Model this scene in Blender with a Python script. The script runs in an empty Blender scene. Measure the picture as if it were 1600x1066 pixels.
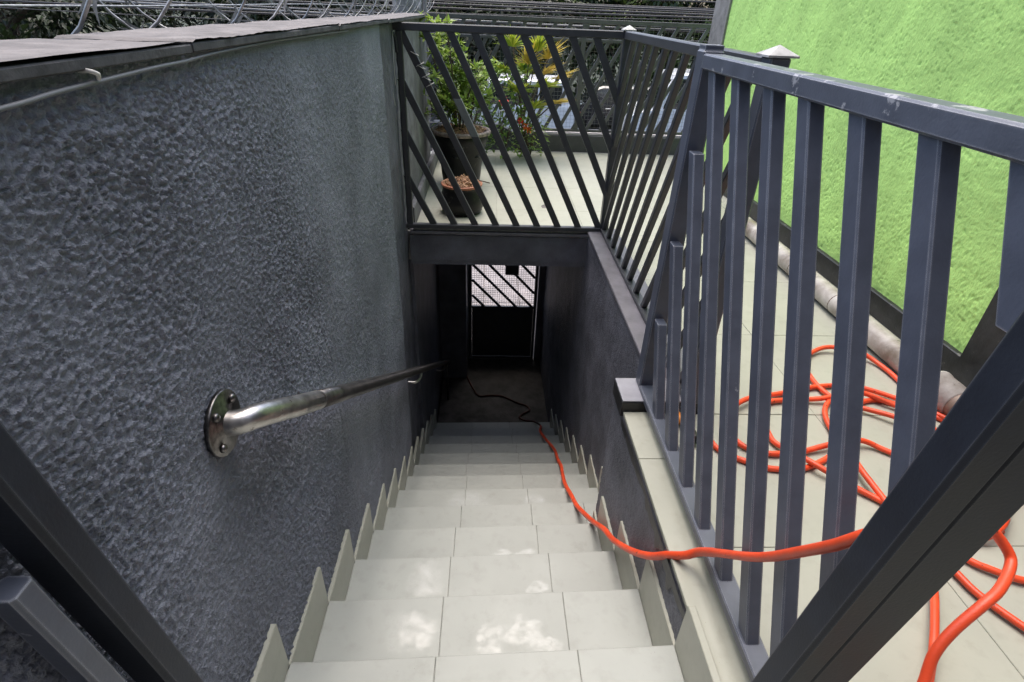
import bpy, math, random
import numpy as np
from mathutils import Vector, Matrix

random.seed(7)
rng = np.random.default_rng(11)
SC = bpy.context.scene
COL = SC.collection

# ------------------------------------------------------------------ camera
cam = bpy.data.cameras.new('camera')
camo = bpy.data.objects.new('camera', cam)
COL.objects.link(camo)
PITCH, YAW, ROLL = .5476, .0552, .0421
Fw = Vector((math.sin(YAW) * math.cos(PITCH), math.cos(YAW) * math.cos(PITCH), -math.sin(PITCH)))
Rt = Vector((math.cos(YAW), -math.sin(YAW), 0))
Up = Rt.cross(Fw)
R2 = Rt * math.cos(ROLL) + Up * math.sin(ROLL)
U2 = Up * math.cos(ROLL) - Rt * math.sin(ROLL)
M = Matrix((R2, U2, -Fw)).transposed().to_4x4()
M.translation = Vector((0, 0, 1.25))
camo.matrix_world = M
cam.sensor_width = 36
cam.lens = 855 / 1600 * 36
cam.clip_start = .02
cam.clip_end = 2000
SC.camera = camo

# ------------------------------------------------------------------ sky and sun
SUN_EL, SUN_AZ = math.radians(72), math.radians(-10)     # azimuth from +Y towards +X
w = bpy.data.worlds.new('World')
SC.world = w
w.use_nodes = True
wn = w.node_tree.nodes
sky = wn.new('ShaderNodeTexSky')
sky.sky_type = 'NISHITA'
sky.sun_disc = False
sky.sun_elevation = SUN_EL
sky.sun_rotation = SUN_AZ
sky.air_density = 1.0
sky.dust_density = 4.0
sky.ozone_density = 1.0
wn['Background'].inputs[1].default_value = .15
w.node_tree.links.new(sky.outputs[0], wn['Background'].inputs[0])
sun = bpy.data.lights.new('sun', 'SUN')
sun.energy = 1.1
sun.angle = math.radians(60)
sun.color = (1, .98, .95)
suno = bpy.data.objects.new('sun', sun)
COL.objects.link(suno)
sd = Vector((math.sin(SUN_AZ) * math.cos(SUN_EL), math.cos(SUN_AZ) * math.cos(SUN_EL), math.sin(SUN_EL)))
suno.rotation_euler = sd.to_track_quat('Z', 'Y').to_euler()

SC.view_settings.view_transform = 'Standard'
SC.view_settings.look = 'None'
SC.view_settings.exposure = 1.27
SC.view_settings.gamma = 1
SC.view_settings.use_curve_mapping = False
SC.render.engine = 'CYCLES'
SC.cycles.denoising_prefilter = 'NONE'      # keeps the grain of the stucco

# ------------------------------------------------------------------ materials
MATS = {}


def mat(name, col, rough=.6, var=.12, vscale=6, bump=0, bscale=60, metallic=0, spec=.5, col2=None,
        edge=None, specks=None, rvar=0, stretch=None, coat=0):
    """procedural paint / plaster: colour mottling, fine relief, optional edge wear and specks"""
    m = bpy.data.materials.new(name)
    m.use_nodes = True
    nt = m.node_tree
    N, L = nt.nodes, nt.links
    b = N['Principled BSDF']
    b.inputs['Roughness'].default_value = rough
    b.inputs['Metallic'].default_value = metallic
    b.inputs['Specular IOR Level'].default_value = spec
    b.inputs['Coat Weight'].default_value = coat
    geo = N.new('ShaderNodeNewGeometry')
    vec = geo.outputs['Position']
    if stretch:
        mp = N.new('ShaderNodeMapping')
        mp.inputs['Scale'].default_value = stretch
        L.new(vec, mp.inputs[0])
        vec = mp.outputs[0]
    n1 = N.new('ShaderNodeTexNoise')
    n1.inputs['Scale'].default_value = vscale
    n1.inputs['Detail'].default_value = 7
    n1.inputs['Roughness'].default_value = .62
    L.new(vec, n1.inputs['Vector'])
    mix = N.new('ShaderNodeMix')
    mix.data_type = 'RGBA'
    c2 = col2 or tuple(c * (1 - var * 1.6) for c in col)
    c1 = tuple(min(1, c * (1 + var)) for c in col)
    mix.inputs['A'].default_value = (*c2, 1)
    mix.inputs['B'].default_value = (*c1, 1)
    rp = N.new('ShaderNodeMapRange')
    rp.inputs[1].default_value = .36
    rp.inputs[2].default_value = .64
    L.new(n1.outputs[0], rp.inputs[0])
    L.new(rp.outputs[0], mix.inputs['Factor'])
    out = mix.outputs['Result']
    if edge:
        bv = N.new('ShaderNodeBevel')
        bv.samples = 3
        bv.inputs[0].default_value = edge[1]
        dt = N.new('ShaderNodeVectorMath')
        dt.operation = 'DOT_PRODUCT'
        L.new(bv.outputs[0], dt.inputs[0])
        L.new(geo.outputs['Normal'], dt.inputs[1])
        n2 = N.new('ShaderNodeTexNoise')
        n2.inputs['Scale'].default_value = 35
        n2.inputs['Detail'].default_value = 5
        L.new(geo.outputs['Position'], n2.inputs['Vector'])
        add = N.new('ShaderNodeMath')
        add.operation = 'MULTIPLY_ADD'
        L.new(n2.outputs[0], add.inputs[0])
        add.inputs[1].default_value = .22
        L.new(dt.outputs['Value'], add.inputs[2])
        r2 = N.new('ShaderNodeMapRange')
        r2.inputs[1].default_value = 1.06
        r2.inputs[2].default_value = .96
        L.new(add.outputs[0], r2.inputs[0])
        m2 = N.new('ShaderNodeMix')
        m2.data_type = 'RGBA'
        m2.inputs['B'].default_value = (*edge[0], 1)
        L.new(r2.outputs[0], m2.inputs['Factor'])
        L.new(out, m2.inputs['A'])
        out = m2.outputs['Result']
    if specks:
        n3 = N.new('ShaderNodeTexNoise')
        n3.inputs['Scale'].default_value = specks[1]
        n3.inputs['Detail'].default_value = 8
        n3.inputs['Roughness'].default_value = .7
        L.new(geo.outputs['Position'], n3.inputs['Vector'])
        r3 = N.new('ShaderNodeMapRange')
        r3.inputs[1].default_value = specks[2]
        r3.inputs[2].default_value = specks[2] + .03
        L.new(n3.outputs[0], r3.inputs[0])
        m3 = N.new('ShaderNodeMix')
        m3.data_type = 'RGBA'
        m3.inputs['B'].default_value = (*specks[0], 1)
        L.new(r3.outputs[0], m3.inputs['Factor'])
        L.new(out, m3.inputs['A'])
        out = m3.outputs['Result']
    L.new(out, b.inputs['Base Color'])
    if rvar:
        r4 = N.new('ShaderNodeMapRange')
        r4.inputs[3].default_value = rough - rvar
        r4.inputs[4].default_value = rough + rvar
        L.new(n1.outputs[0], r4.inputs[0])
        L.new(r4.outputs[0], b.inputs['Roughness'])
    if bump:
        nb = N.new('ShaderNodeTexNoise')
        nb.inputs['Scale'].default_value = bscale
        nb.inputs['Detail'].default_value = 6
        L.new(vec, nb.inputs['Vector'])
        bp = N.new('ShaderNodeBump')
        bp.inputs['Strength'].default_value = 1
        bp.inputs['Distance'].default_value = bump
        L.new(nb.outputs[0], bp.inputs['Height'])
        L.new(bp.outputs[0], b.inputs['Normal'])
    MATS[name] = m
    return m


def flat_mat(name, col, rough=.5, metallic=0, spec=.5, trans=0, emis=None):
    m = bpy.data.materials.new(name)
    m.use_nodes = True
    b = m.node_tree.nodes['Principled BSDF']
    b.inputs['Base Color'].default_value = (*col, 1)
    b.inputs['Roughness'].default_value = rough
    b.inputs['Metallic'].default_value = metallic
    b.inputs['Specular IOR Level'].default_value = spec
    return m


def leaf_mat(name, ca, cb, trans=.35):
    m = bpy.data.materials.new(name)
    m.use_nodes = True
    nt = m.node_tree
    N, L = nt.nodes, nt.links
    b = N['Principled BSDF']
    at = N.new('ShaderNodeAttribute')
    at.attribute_name = 'tint'
    mix = N.new('ShaderNodeMix')
    mix.data_type = 'RGBA'
    mix.inputs['A'].default_value = (*ca, 1)
    mix.inputs['B'].default_value = (*cb, 1)
    L.new(at.outputs['Fac'], mix.inputs['Factor'])
    L.new(mix.outputs['Result'], b.inputs['Base Color'])
    b.inputs['Roughness'].default_value = .42
    tr = N.new('ShaderNodeBsdfTranslucent')
    L.new(mix.outputs['Result'], tr.inputs['Color'])
    ms = N.new('ShaderNodeMixShader')
    ms.inputs[0].default_value = trans
    L.new(b.outputs[0], ms.inputs[1])
    L.new(tr.outputs[0], ms.inputs[2])
    L.new(ms.outputs[0], N['Material Output'].inputs[0])
    return m


def tile_mat(name, col, rough, puddles=False):
    """glazed tile: faint cloudiness, smudges, a hairline here and there; the treads also carry wet patches, smoother and slightly paler"""
    m = bpy.data.materials.new(name)
    m.use_nodes = True
    nt = m.node_tree
    N, L = nt.nodes, nt.links
    b = N['Principled BSDF']
    geo = N.new('ShaderNodeNewGeometry')
    P = geo.outputs['Position']

    def noise(s, d=5, r=.55, vec=P):
        n = N.new('ShaderNodeTexNoise')
        n.inputs['Scale'].default_value = s
        n.inputs['Detail'].default_value = d
        n.inputs['Roughness'].default_value = r
        L.new(vec, n.inputs['Vector'])
        return n.outputs[0]

    def mr(v, a, c, lo=0, hi=1):
        r = N.new('ShaderNodeMapRange')
        r.inputs[1].default_value, r.inputs[2].default_value = a, c
        r.inputs[3].default_value, r.inputs[4].default_value = lo, hi
        L.new(v, r.inputs[0])
        return r.outputs[0]

    def mixc(f, a, c):
        mx = N.new('ShaderNodeMix')
        mx.data_type = 'RGBA'
        for k, v in (('A', a), ('B', c)):
            if isinstance(v, tuple):
                mx.inputs[k].default_value = (*v, 1)
            else:
                L.new(v, mx.inputs[k])
        L.new(f, mx.inputs['Factor'])
        return mx.outputs['Result']

    def math2(op, a, c):
        q = N.new('ShaderNodeMath')
        q.operation = op
        for i, v in enumerate((a, c)):
            if isinstance(v, (int, float)):
                q.inputs[i].default_value = v
            else:
                L.new(v, q.inputs[i])
        return q.outputs[0]
    oi = N.new('ShaderNodeObjectInfo')
    c = mixc(mr(noise(3.2, 6), .35, .65), tuple(v * .93 for v in col), tuple(min(1, v * 1.04) for v in col))
    c = mixc(mr(oi.outputs['Random'], 0, 1, 0, .35), c, tuple(v * .86 for v in col))
    c = mixc(mr(noise(9, 9, .72), .57, .74, 0, .38), c, tuple(v * .62 for v in (col[0] * 1.02, col[1], col[2] * .92)))
    c = mixc(mr(noise(160, 2), .74, .78, 0, .5), c, tuple(v * .35 for v in col))
    bv = N.new('ShaderNodeBevel')
    bv.samples = 3
    bv.inputs[0].default_value = .0045
    dt = N.new('ShaderNodeVectorMath')
    dt.operation = 'DOT_PRODUCT'
    L.new(bv.outputs[0], dt.inputs[0])
    L.new(geo.outputs['Normal'], dt.inputs[1])
    en = math2('MULTIPLY_ADD', noise(22, 5), .16)
    en.node.inputs[2].default_value = -.08
    c = mixc(mr(math2('ADD', dt.outputs['Value'], en), 0.995, .90, 0, .62), c, tuple(v * .55 for v in (col[0] * 1.03, col[1], col[2] * .93)))
    rr = mr(noise(5, 6), .3, .7, rough - .06, rough + .1)
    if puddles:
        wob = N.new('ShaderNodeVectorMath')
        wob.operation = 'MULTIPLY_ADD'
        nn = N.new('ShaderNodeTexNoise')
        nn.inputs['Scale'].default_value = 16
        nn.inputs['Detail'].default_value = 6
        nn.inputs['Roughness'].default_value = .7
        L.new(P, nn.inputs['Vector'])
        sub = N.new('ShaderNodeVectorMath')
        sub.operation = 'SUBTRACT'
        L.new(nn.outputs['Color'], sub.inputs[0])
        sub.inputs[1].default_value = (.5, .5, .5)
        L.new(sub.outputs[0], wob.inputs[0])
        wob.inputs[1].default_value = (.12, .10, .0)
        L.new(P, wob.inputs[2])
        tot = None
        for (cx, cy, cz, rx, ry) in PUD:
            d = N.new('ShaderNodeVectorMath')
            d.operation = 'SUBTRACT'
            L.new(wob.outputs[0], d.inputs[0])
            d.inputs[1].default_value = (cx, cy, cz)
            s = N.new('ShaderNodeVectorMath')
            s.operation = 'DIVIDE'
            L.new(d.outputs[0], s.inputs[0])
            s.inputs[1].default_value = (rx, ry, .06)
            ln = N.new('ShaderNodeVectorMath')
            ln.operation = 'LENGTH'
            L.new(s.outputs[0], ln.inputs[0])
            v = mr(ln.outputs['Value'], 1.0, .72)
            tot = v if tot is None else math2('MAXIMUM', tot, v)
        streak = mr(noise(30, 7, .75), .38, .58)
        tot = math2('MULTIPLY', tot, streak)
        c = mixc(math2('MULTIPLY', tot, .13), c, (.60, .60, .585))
        rr2 = N.new('ShaderNodeMix')
        rr2.inputs[3].default_value = .04
        L.new(tot, rr2.inputs[0])
        L.new(rr, rr2.inputs[2])
        rr2.inputs[3].default_value = .16
        rr = rr2.outputs[0]
        L.new(math2('MULTIPLY', tot, .14), b.inputs['Coat Weight'])
        b.inputs['Coat Roughness'].default_value = .02
        b.inputs['Coat IOR'].default_value = 1.6
    L.new(c, b.inputs['Base Color'])
    L.new(rr, b.inputs['Roughness'])
    b.inputs['Specular IOR Level'].default_value = .32
    bp = N.new('ShaderNodeBump')
    bp.inputs['Distance'].default_value = .0006
    bp.inputs['Strength'].default_value = .6
    L.new(noise(55, 4), bp.inputs['Height'])
    L.new(bp.outputs[0], b.inputs['Normal'])
    return m


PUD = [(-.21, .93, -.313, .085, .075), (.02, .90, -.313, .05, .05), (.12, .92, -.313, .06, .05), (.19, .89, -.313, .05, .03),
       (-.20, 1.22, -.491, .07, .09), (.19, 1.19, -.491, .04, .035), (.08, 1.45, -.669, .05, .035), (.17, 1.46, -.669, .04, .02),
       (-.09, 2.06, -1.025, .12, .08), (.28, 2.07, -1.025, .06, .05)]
m_tile = tile_mat('glazed floor tile', (.385, .388, .325), .38)
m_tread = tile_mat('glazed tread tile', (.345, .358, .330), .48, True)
m_grout = mat('grout', (.40, .40, .37), .9, .2, 20)
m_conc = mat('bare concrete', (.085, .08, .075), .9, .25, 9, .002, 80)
m_cope = mat('weathered coping concrete', (.165, .15, .145), .85, .2, 14, .0015, 120, specks=((.10, .09, .085), 26, .60))
m_lip = mat('dark coping edge', (.075, .075, .08), .8, .3, 20, .001, 150)
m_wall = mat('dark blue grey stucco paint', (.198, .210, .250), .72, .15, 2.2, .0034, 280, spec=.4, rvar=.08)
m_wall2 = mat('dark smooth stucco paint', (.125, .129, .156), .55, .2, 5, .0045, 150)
m_wallgrey = mat('grey cement render', (.13, .13, .14), .8, .25, 7, .0012, 110)
m_green = mat('lime green stucco paint', (.49, .78, .22), .8, .09, 3, .0034, 95, stretch=(1, 1.1, .75))
m_black = mat('black skirting paint', (.022, .022, .024), .45, .3, 12, .0008, 90, specks=((.12, .11, .10), 24, .63))
m_blocktop = mat('pale worn block top', (.26, .26, .29), .5, .12, 9)
m_ledge = mat('dark purple grey coping paint', (.155, .148, .165), .38, .18, 7, .0006, 80)
m_metal = mat('blue grey railing paint', (.084, .094, .124), .40, .1, 12, .0003, 200, edge=((.34, .35, .38), .0045),
              specks=((.24, .25, .27), 26, .69), rvar=.06)
m_metal_worn = mat('chipped blue grey rail paint', (.084, .094, .122), .40, .1, 12, .0004, 200, edge=((.36, .36, .38), .0045),
                   specks=((.34, .34, .36), 14, .585), rvar=.06)
m_metald = mat('darkened railing paint', (.046, .048, .056), .42, .12, 12, .0003, 200, edge=((.09, .09, .095), .003), rvar=.05)  # far railings: near railing's paint again, their weaker light put into its colour
m_metalg = mat('dark navy gate paint', (.020, .024, .034), .55, .12, 12, .0004, 200, spec=.3, edge=((.12, .125, .14), .004), specks=((.3, .3, .32), 24, .72), rvar=.06)
m_capw = mat('worn white cap', (.40, .395, .385), .6, .25, 20)
m_steel = mat('brushed steel', (.50, .48, .46), .36, .2, 18, .0002, 160, metallic=1, rvar=.08, specks=((.16, .13, .11), 30, .62))
m_steeld = mat('grimy handrail steel', (.085, .08, .078), .34, .35, 14, .0003, 120, metallic=.6, rvar=.1, specks=((.30, .28, .25), 22, .64))
m_bolt = mat('dark bolt steel', (.18, .17, .165), .35, .3, 60, metallic=1)
m_hose = mat('orange red rubber hose', (.80, .080, .024), .42, .14, 6, .0004, 220, specks=((.20, .03, .018), 34, .625), rvar=.1)
m_pvc = mat('dirty white pvc pipe', (.46, .43, .40), .45, .10, 5.5, .0008, 90, col2=(.17, .135, .105), rvar=.1, specks=((.12, .10, .085), 30, .64))
m_pvcb = mat('brown stained pvc elbow', (.21, .15, .115), .5, .1, 9, .0008, 80, col2=(.07, .055, .045))
m_rubber = mat('black rubber', (.018, .018, .019), .4, .2, 30)
m_orangep = flat_mat('orange plastic', (.80, .27, .03), .4)
m_pot = mat('black plastic pot', (.010, .010, .011), .40, .3, 9, .0006, 60, spec=.25, specks=((.04, .038, .035), 12, .6))
m_rim = mat('scuffed pot rim', (.20, .16, .14), .6, .4, 30)
m_terr = mat('terracotta rim', (.34, .13, .07), .6, .25, 24)
m_soil = mat('mulch', (.22, .12, .07), .9, .5, 40, .004, 90)
m_bark = mat('bark', (.10, .075, .055), .9, .3, 20, .003, 60)
m_chip = mat('wood chip', (.42, .25, .15), .8, .4, 90)
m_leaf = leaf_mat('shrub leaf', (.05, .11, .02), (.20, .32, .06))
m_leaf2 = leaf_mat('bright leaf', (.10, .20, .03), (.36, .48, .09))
m_palm = leaf_mat('palm leaf', (.14, .26, .02), (.46, .50, .06))
m_palmy = leaf_mat('yellowing palm leaf', (.42, .32, .05), (.66, .50, .12))
m_tree = leaf_mat('street tree leaf', (.008, .018, .005), (.055, .085, .024), .15)
m_tree2 = leaf_mat('street tree leaf light', (.02, .045, .01), (.16, .22, .05), .25)
m_flower = flat_mat('red petal', (.75, .05, .03), .5)
m_flowero = flat_mat('orange petal', (.80, .20, .03), .5)
m_wire = flat_mat('bright wire', (.50, .50, .50), .35, .9)
m_razor = mat('galvanised razor wire', (.40, .39, .38), .4, .25, 40, metallic=.8)
m_cable = mat('weathered cable', (.05, .05, .055), .55, .3, 1.5)
m_cablel = mat('pale cable', (.17, .175, .185), .5, .2, 1.5)
m_pole = mat('pole concrete', (.23, .225, .22), .9, .22, 9, .003, 60)
m_asph = mat('asphalt', (.040, .040, .042), .9, .2, 3, .002, 120)
m_pave = mat('light pavement concrete', (.33, .295, .285), .9, .2, 2.5, .002, 60)
m_kerb = mat('kerb stone', (.36, .34, .33), .9, .2, 6, .002, 60)
m_grass = mat('verge', (.03, .04, .018), .9, .4, .8)
m_carw = mat('white car paint', (.78, .79, .80), .22, .02, 3, coat=.6)
m_cars = mat('silver car paint', (.74, .75, .76), .25, .04, 3, coat=.3)
m_cark = mat('black car paint', (.02, .021, .024), .18, .1, 3, coat=.6)
m_glass = flat_mat('dark window glass', (.012, .014, .016), .05, 0, .8)
m_chrome = flat_mat('chrome', (.6, .6, .6), .15, 1)
m_lamp = flat_mat('lamp lens', (.7, .72, .74), .1)
m_tail = flat_mat('tail lamp', (.45, .02, .02), .15)
m_box = mat('dark cabinet paint', (.016, .018, .024), .5, .2, 5)
m_mesh = flat_mat('dull wire mesh', (.05, .05, .05), .5, .5)
m_meshl = flat_mat('galvanised wire mesh', (.20, .20, .20), .4, .6)
m_twine = flat_mat('white twine', (.60, .59, .56), .8)
m_tape = mat('grey tape', (.16, .175, .175), .5, .1, 20)

# ------------------------------------------------------------------ helpers
WORLD = {}


def mesh(name, v, f, smooth=False):
    me = bpy.data.meshes.new(name)
    me.from_pydata([tuple(p) for p in v], [], f)
    if smooth:
        me.polygons.foreach_set('use_smooth', [True] * len(me.polygons))
    me.update()
    return me


def obj(name, me, m=None, parent=None, loc=None, kind=None):
    o = bpy.data.objects.new(name, me)
    COL.objects.link(o)
    if m is not None and me is not None and not me.materials:
        me.materials.append(m)
    if loc is not None:
        o.location = loc
    if parent is not None:
        o.parent = parent
        o.matrix_parent_inverse = Matrix.Translation(-Vector(WORLD.get(parent.name, (0, 0, 0))))
    if kind:
        o['kind'] = kind
    return o


def tag(o, label, cat, group=None):
    o['label'] = label
    o['category'] = cat
    if group:
        o['group'] = group
    return o


def thing(name, loc, label, cat, group=None):
    o = bpy.data.objects.new(name, None)
    COL.objects.link(o)
    o.location = loc
    o.empty_display_size = .05
    WORLD[o.name] = tuple(loc)
    return tag(o, label, cat, group)


def prism_data(poly, z0, z1, b=.0015, shift=(0, 0)):
    """chamfered prism over a counter-clockwise XY polygon; shift leans the top"""
    n = len(poly)

    def inset(d):
        out = []
        for i in range(n):
            p0, p1, p2 = Vector(poly[i - 1]), Vector(poly[i]), Vector(poly[(i + 1) % n])
            e1, e2 = (p1 - p0).normalized(), (p2 - p1).normalized()
            n1, n2 = Vector((-e1.y, e1.x)), Vector((-e2.y, e2.x))
            k = (n1 + n2)
            k = k / max(.3, k.dot(n1)) if k.length > 1e-6 else n1
            out.append(p1 + k * d)
        return out
    ins = inset(b)
    v = []
    for pp, z, s in ((ins, z0, 0), (poly, z0 + b, b / (z1 - z0)), (poly, z1 - b, 1 - b / (z1 - z0)), (ins, z1, 1)):
        v += [(p[0] + shift[0] * s, p[1] + shift[1] * s, z) for p in pp]
    f = [tuple(range(n - 1, -1, -1)), tuple(range(3 * n, 4 * n))]
    for r in range(3):
        for i in range(n):
            j = (i + 1) % n
            f.append((r * n + i, r * n + j, (r + 1) * n + j, (r + 1) * n + i))
    return v, f


def box(name, x0, x1, y0, y1, z0, z1, m, parent=None, b=.002, cv=0, kind=None):
    """box with chamfered horizontal rims; cv also chamfers the upright edges"""
    if cv:
        poly = [(x0 + cv, y0), (x1 - cv, y0), (x1, y0 + cv), (x1, y1 - cv), (x1 - cv, y1), (x0 + cv, y1), (x0, y1 - cv), (x0, y0 + cv)]
    else:
        poly = [(x0, y0), (x1, y0), (x1, y1), (x0, y1)]
    v, f = prism_data(poly, z0, z1, b)
    return obj(name, mesh(name, v, f), m, parent, kind=kind)


def pyramid(x0, x1, y0, y1, z, t, h):
    v = [(x0, y0, z), (x1, y0, z), (x1, y1, z), (x0, y1, z), (x0, y0, z + t), (x1, y0, z + t), (x1, y1, z + t), (x0, y1, z + t), ((x0 + x1) / 2, (y0 + y1) / 2, z + h)]
    return v, [(3, 2, 1, 0), (0, 1, 5, 4), (1, 2, 6, 5), (2, 3, 7, 6), (3, 0, 4, 7), (4, 5, 8), (5, 6, 8), (6, 7, 8), (7, 4, 8)]


def lean_bar(name, x0, x1, y0, y1, z0, z1, dx, dy, m, parent, c=.003):
    poly = [(x0 + c, y0), (x1 - c, y0), (x1, y0 + c), (x1, y1 - c), (x1 - c, y1), (x0 + c, y1), (x0, y1 - c), (x0, y0 + c)]
    v, f = prism_data(poly, z0, z1, .001, (dx, dy))
    return obj(name, mesh(name, v, f), m, parent)


def boxes_mesh(name, lst):
    v, f = [], []
    for (x0, x1, y0, y1, z0, z1) in lst:
        k = len(v)
        v += [(x0, y0, z0), (x1, y0, z0), (x1, y1, z0), (x0, y1, z0), (x0, y0, z1), (x1, y0, z1), (x1, y1, z1), (x0, y1, z1)]
        f += [tuple(k + i for i in q) for q in ((3, 2, 1, 0), (4, 5, 6, 7), (0, 1, 5, 4), (1, 2, 6, 5), (2, 3, 7, 6), (3, 0, 4, 7))]
    return mesh(name, v, f)


def catmull(pts, n=8):
    P = [Vector(p) for p in pts]
    P = [P[0] * 2 - P[1]] + P + [P[-1] * 2 - P[-2]]
    out = []
    for i in range(1, len(P) - 2):
        a, b, c, d = P[i - 1:i + 3]
        for k in range(n):
            t = k / n
            out.append(.5 * ((2 * b) + (c - a) * t + (2 * a - 5 * b + 4 * c - d) * t * t + (3 * b - a - 3 * c + d) * t ** 3))
    out.append(P[-2])
    return out


def tube_data(pts, r, seg=10, v=None, f=None, cap=True):
    v = [] if v is None else v
    f = [] if f is None else f
    P = [Vector(p) for p in pts]
    k0 = len(v)
    nrm = None
    for i, p in enumerate(P):
        t = (P[min(i + 1, len(P) - 1)] - P[max(i - 1, 0)])
        t = t.normalized() if t.length > 1e-9 else Vector((0, 0, 1))
        if nrm is None:
            nrm = t.orthogonal().normalized()
        else:
            nrm = (nrm - t * nrm.dot(t))
            nrm = nrm.normalized() if nrm.length > 1e-6 else t.orthogonal().normalized()
        bn = t.cross(nrm)
        rr = r[i] if isinstance(r, (list, tuple)) else r
        for s in range(seg):
            a = 2 * math.pi * s / seg
            v.append(tuple(p + (nrm * math.cos(a) + bn * math.sin(a)) * rr))
    for i in range(len(P) - 1):
        for s in range(seg):
            s2 = (s + 1) % seg
            f.append((k0 + i * seg + s, k0 + i * seg + s2, k0 + (i + 1) * seg + s2, k0 + (i + 1) * seg + s))
    if cap:
        f.append(tuple(k0 + s for s in range(seg - 1, -1, -1)))
        f.append(tuple(k0 + (len(P) - 1) * seg + s for s in range(seg)))
    return v, f


def tube(name, pts, r, m, parent=None, seg=10, smooth=True):
    v, f = tube_data(pts, r, seg)
    return obj(name, mesh(name, v, f, smooth), m, parent)


def lathe(name, prof, c, m, parent=None, seg=28, axis='z', smooth=True):
    v, f = [], []
    for (r, h) in prof:
        for s in range(seg):
            a = 2 * math.pi * s / seg
            if axis == 'z':
                v.append((c[0] + r * math.cos(a), c[1] + r * math.sin(a), c[2] + h))
            elif axis == 'x':
                v.append((c[0] + h, c[1] + r * math.cos(a), c[2] + r * math.sin(a)))
            else:
                v.append((c[0] + r * math.sin(a), c[1] + h, c[2] + r * math.cos(a)))
    for i in range(len(prof) - 1):
        for s in range(seg):
            s2 = (s + 1) % seg
            f.append((i * seg + s, i * seg + s2, (i + 1) * seg + s2, (i + 1) * seg + s))
    f.append(tuple(range(seg - 1, -1, -1)))
    f.append(tuple((len(prof) - 1) * seg + s for s in range(seg)))
    return obj(name, mesh(name, v, f, smooth), m, parent)


# numpy gradient noise ------------------------------------------------
PERM = rng.permutation(512)
PERM = np.concatenate([PERM, PERM])
GA = rng.uniform(0, 2 * np.pi, 512)


def pn(x, y):
    xi, yi = np.floor(x).astype(int), np.floor(y).astype(int)
    xf, yf = x - xi, y - yi
    u, v = xf * xf * xf * (xf * (xf * 6 - 15) + 10), yf * yf * yf * (yf * (yf * 6 - 15) + 10)

    def g(ix, iy, dx, dy):
        h = GA[PERM[(PERM[ix % 512] + iy) % 512]]
        return np.cos(h) * dx + np.sin(h) * dy
    a = g(xi, yi, xf, yf) * (1 - u) + g(xi + 1, yi, xf - 1, yf) * u
    c = g(xi, yi + 1, xf, yf - 1) * (1 - u) + g(xi + 1, yi + 1, xf - 1, yf - 1) * u
    return (a * (1 - v) + c * v) * 1.4


def sheet_mesh(name, U, V, fn):
    """grid sheet; fn(U,V) -> X,Y,Z arrays"""
    uu, vv = np.meshgrid(U, V, indexing='ij')
    X, Y, Zz = fn(uu, vv)
    n, k = uu.shape
    co = np.stack([X, Y, Zz], -1).reshape(-1, 3).astype(np.float32)
    idx = np.arange(n * k).reshape(n, k)
    q = np.stack([idx[:-1, :-1], idx[1:, :-1], idx[1:, 1:], idx[:-1, 1:]], -1).reshape(-1, 4)
    me = bpy.data.meshes.new(name)
    me.vertices.add(n * k)
    me.vertices.foreach_set('co', co.ravel())
    me.loops.add(q.size)
    me.loops.foreach_set('vertex_index', q.ravel().astype(np.int32))
    me.polygons.add(len(q))
    me.polygons.foreach_set('loop_start', (np.arange(len(q)) * 4).astype(np.int32))
    me.polygons.foreach_set('loop_total', np.full(len(q), 4, np.int32))
    me.polygons.foreach_set('use_smooth', np.ones(len(q), bool))
    me.update()
    me.validate()
    return me


def leaves_mesh(name, centers, dirs, size, wid=.45, tint=None, fold=.25):
    """one pointed, folded leaf (6 verts) per centre, growing along dirs"""
    v, f, tt = [], [], []
    for i, (c, d) in enumerate(zip(centers, dirs)):
        c, d = Vector(c), Vector(d).normalized()
        s = size[i] if hasattr(size, '__len__') else size
        side = d.cross(Vector((random.gauss(0, .3), random.gauss(0, .3), 1))).normalized()
        up = side.cross(d)
        k = len(v)
        h = wid * s * .5
        v += [tuple(c), tuple(c + d * s * .38 + side * h + up * h * fold), tuple(c + d * s * .4 - up * h * .1),
              tuple(c + d * s * .38 - side * h + up * h * fold), tuple(c + d * s - up * s * .12)]
        f += [(k, k + 2, k + 1), (k + 1, k + 2, k + 4), (k, k + 3, k + 2), (k + 2, k + 3, k + 4)]
        t = tint[i] if tint is not None else random.random()
        tt += [t] * 5
    me = mesh(name, v, f)
    a = me.attributes.new('tint', 'FLOAT', 'POINT')
    a.data.foreach_set('value', tt)
    return me


# ------------------------------------------------------------------ measures of the place
XL, XN, XF = -.482, .507, .645          # left stair wall, right stair wall near part / far part
NK = 13
YS = [.745 + .28 * k for k in range(8)] + [2.705 + .285 * (k - 7) for k in range(8, 14)]
ZS = [-.135 - .178 * k for k in range(8)] + [-1.381 - .166 * (k - 7) for k in range(8, 14)]
ZL = ZS[13]                             # lower landing
YJ = 1.70                               # where the right wall steps back
YB = 3.335                              # face of the lintel beam
YD = 5.50                               # street door
YT = 5.78                               # low wall at the terrace edge

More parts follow.
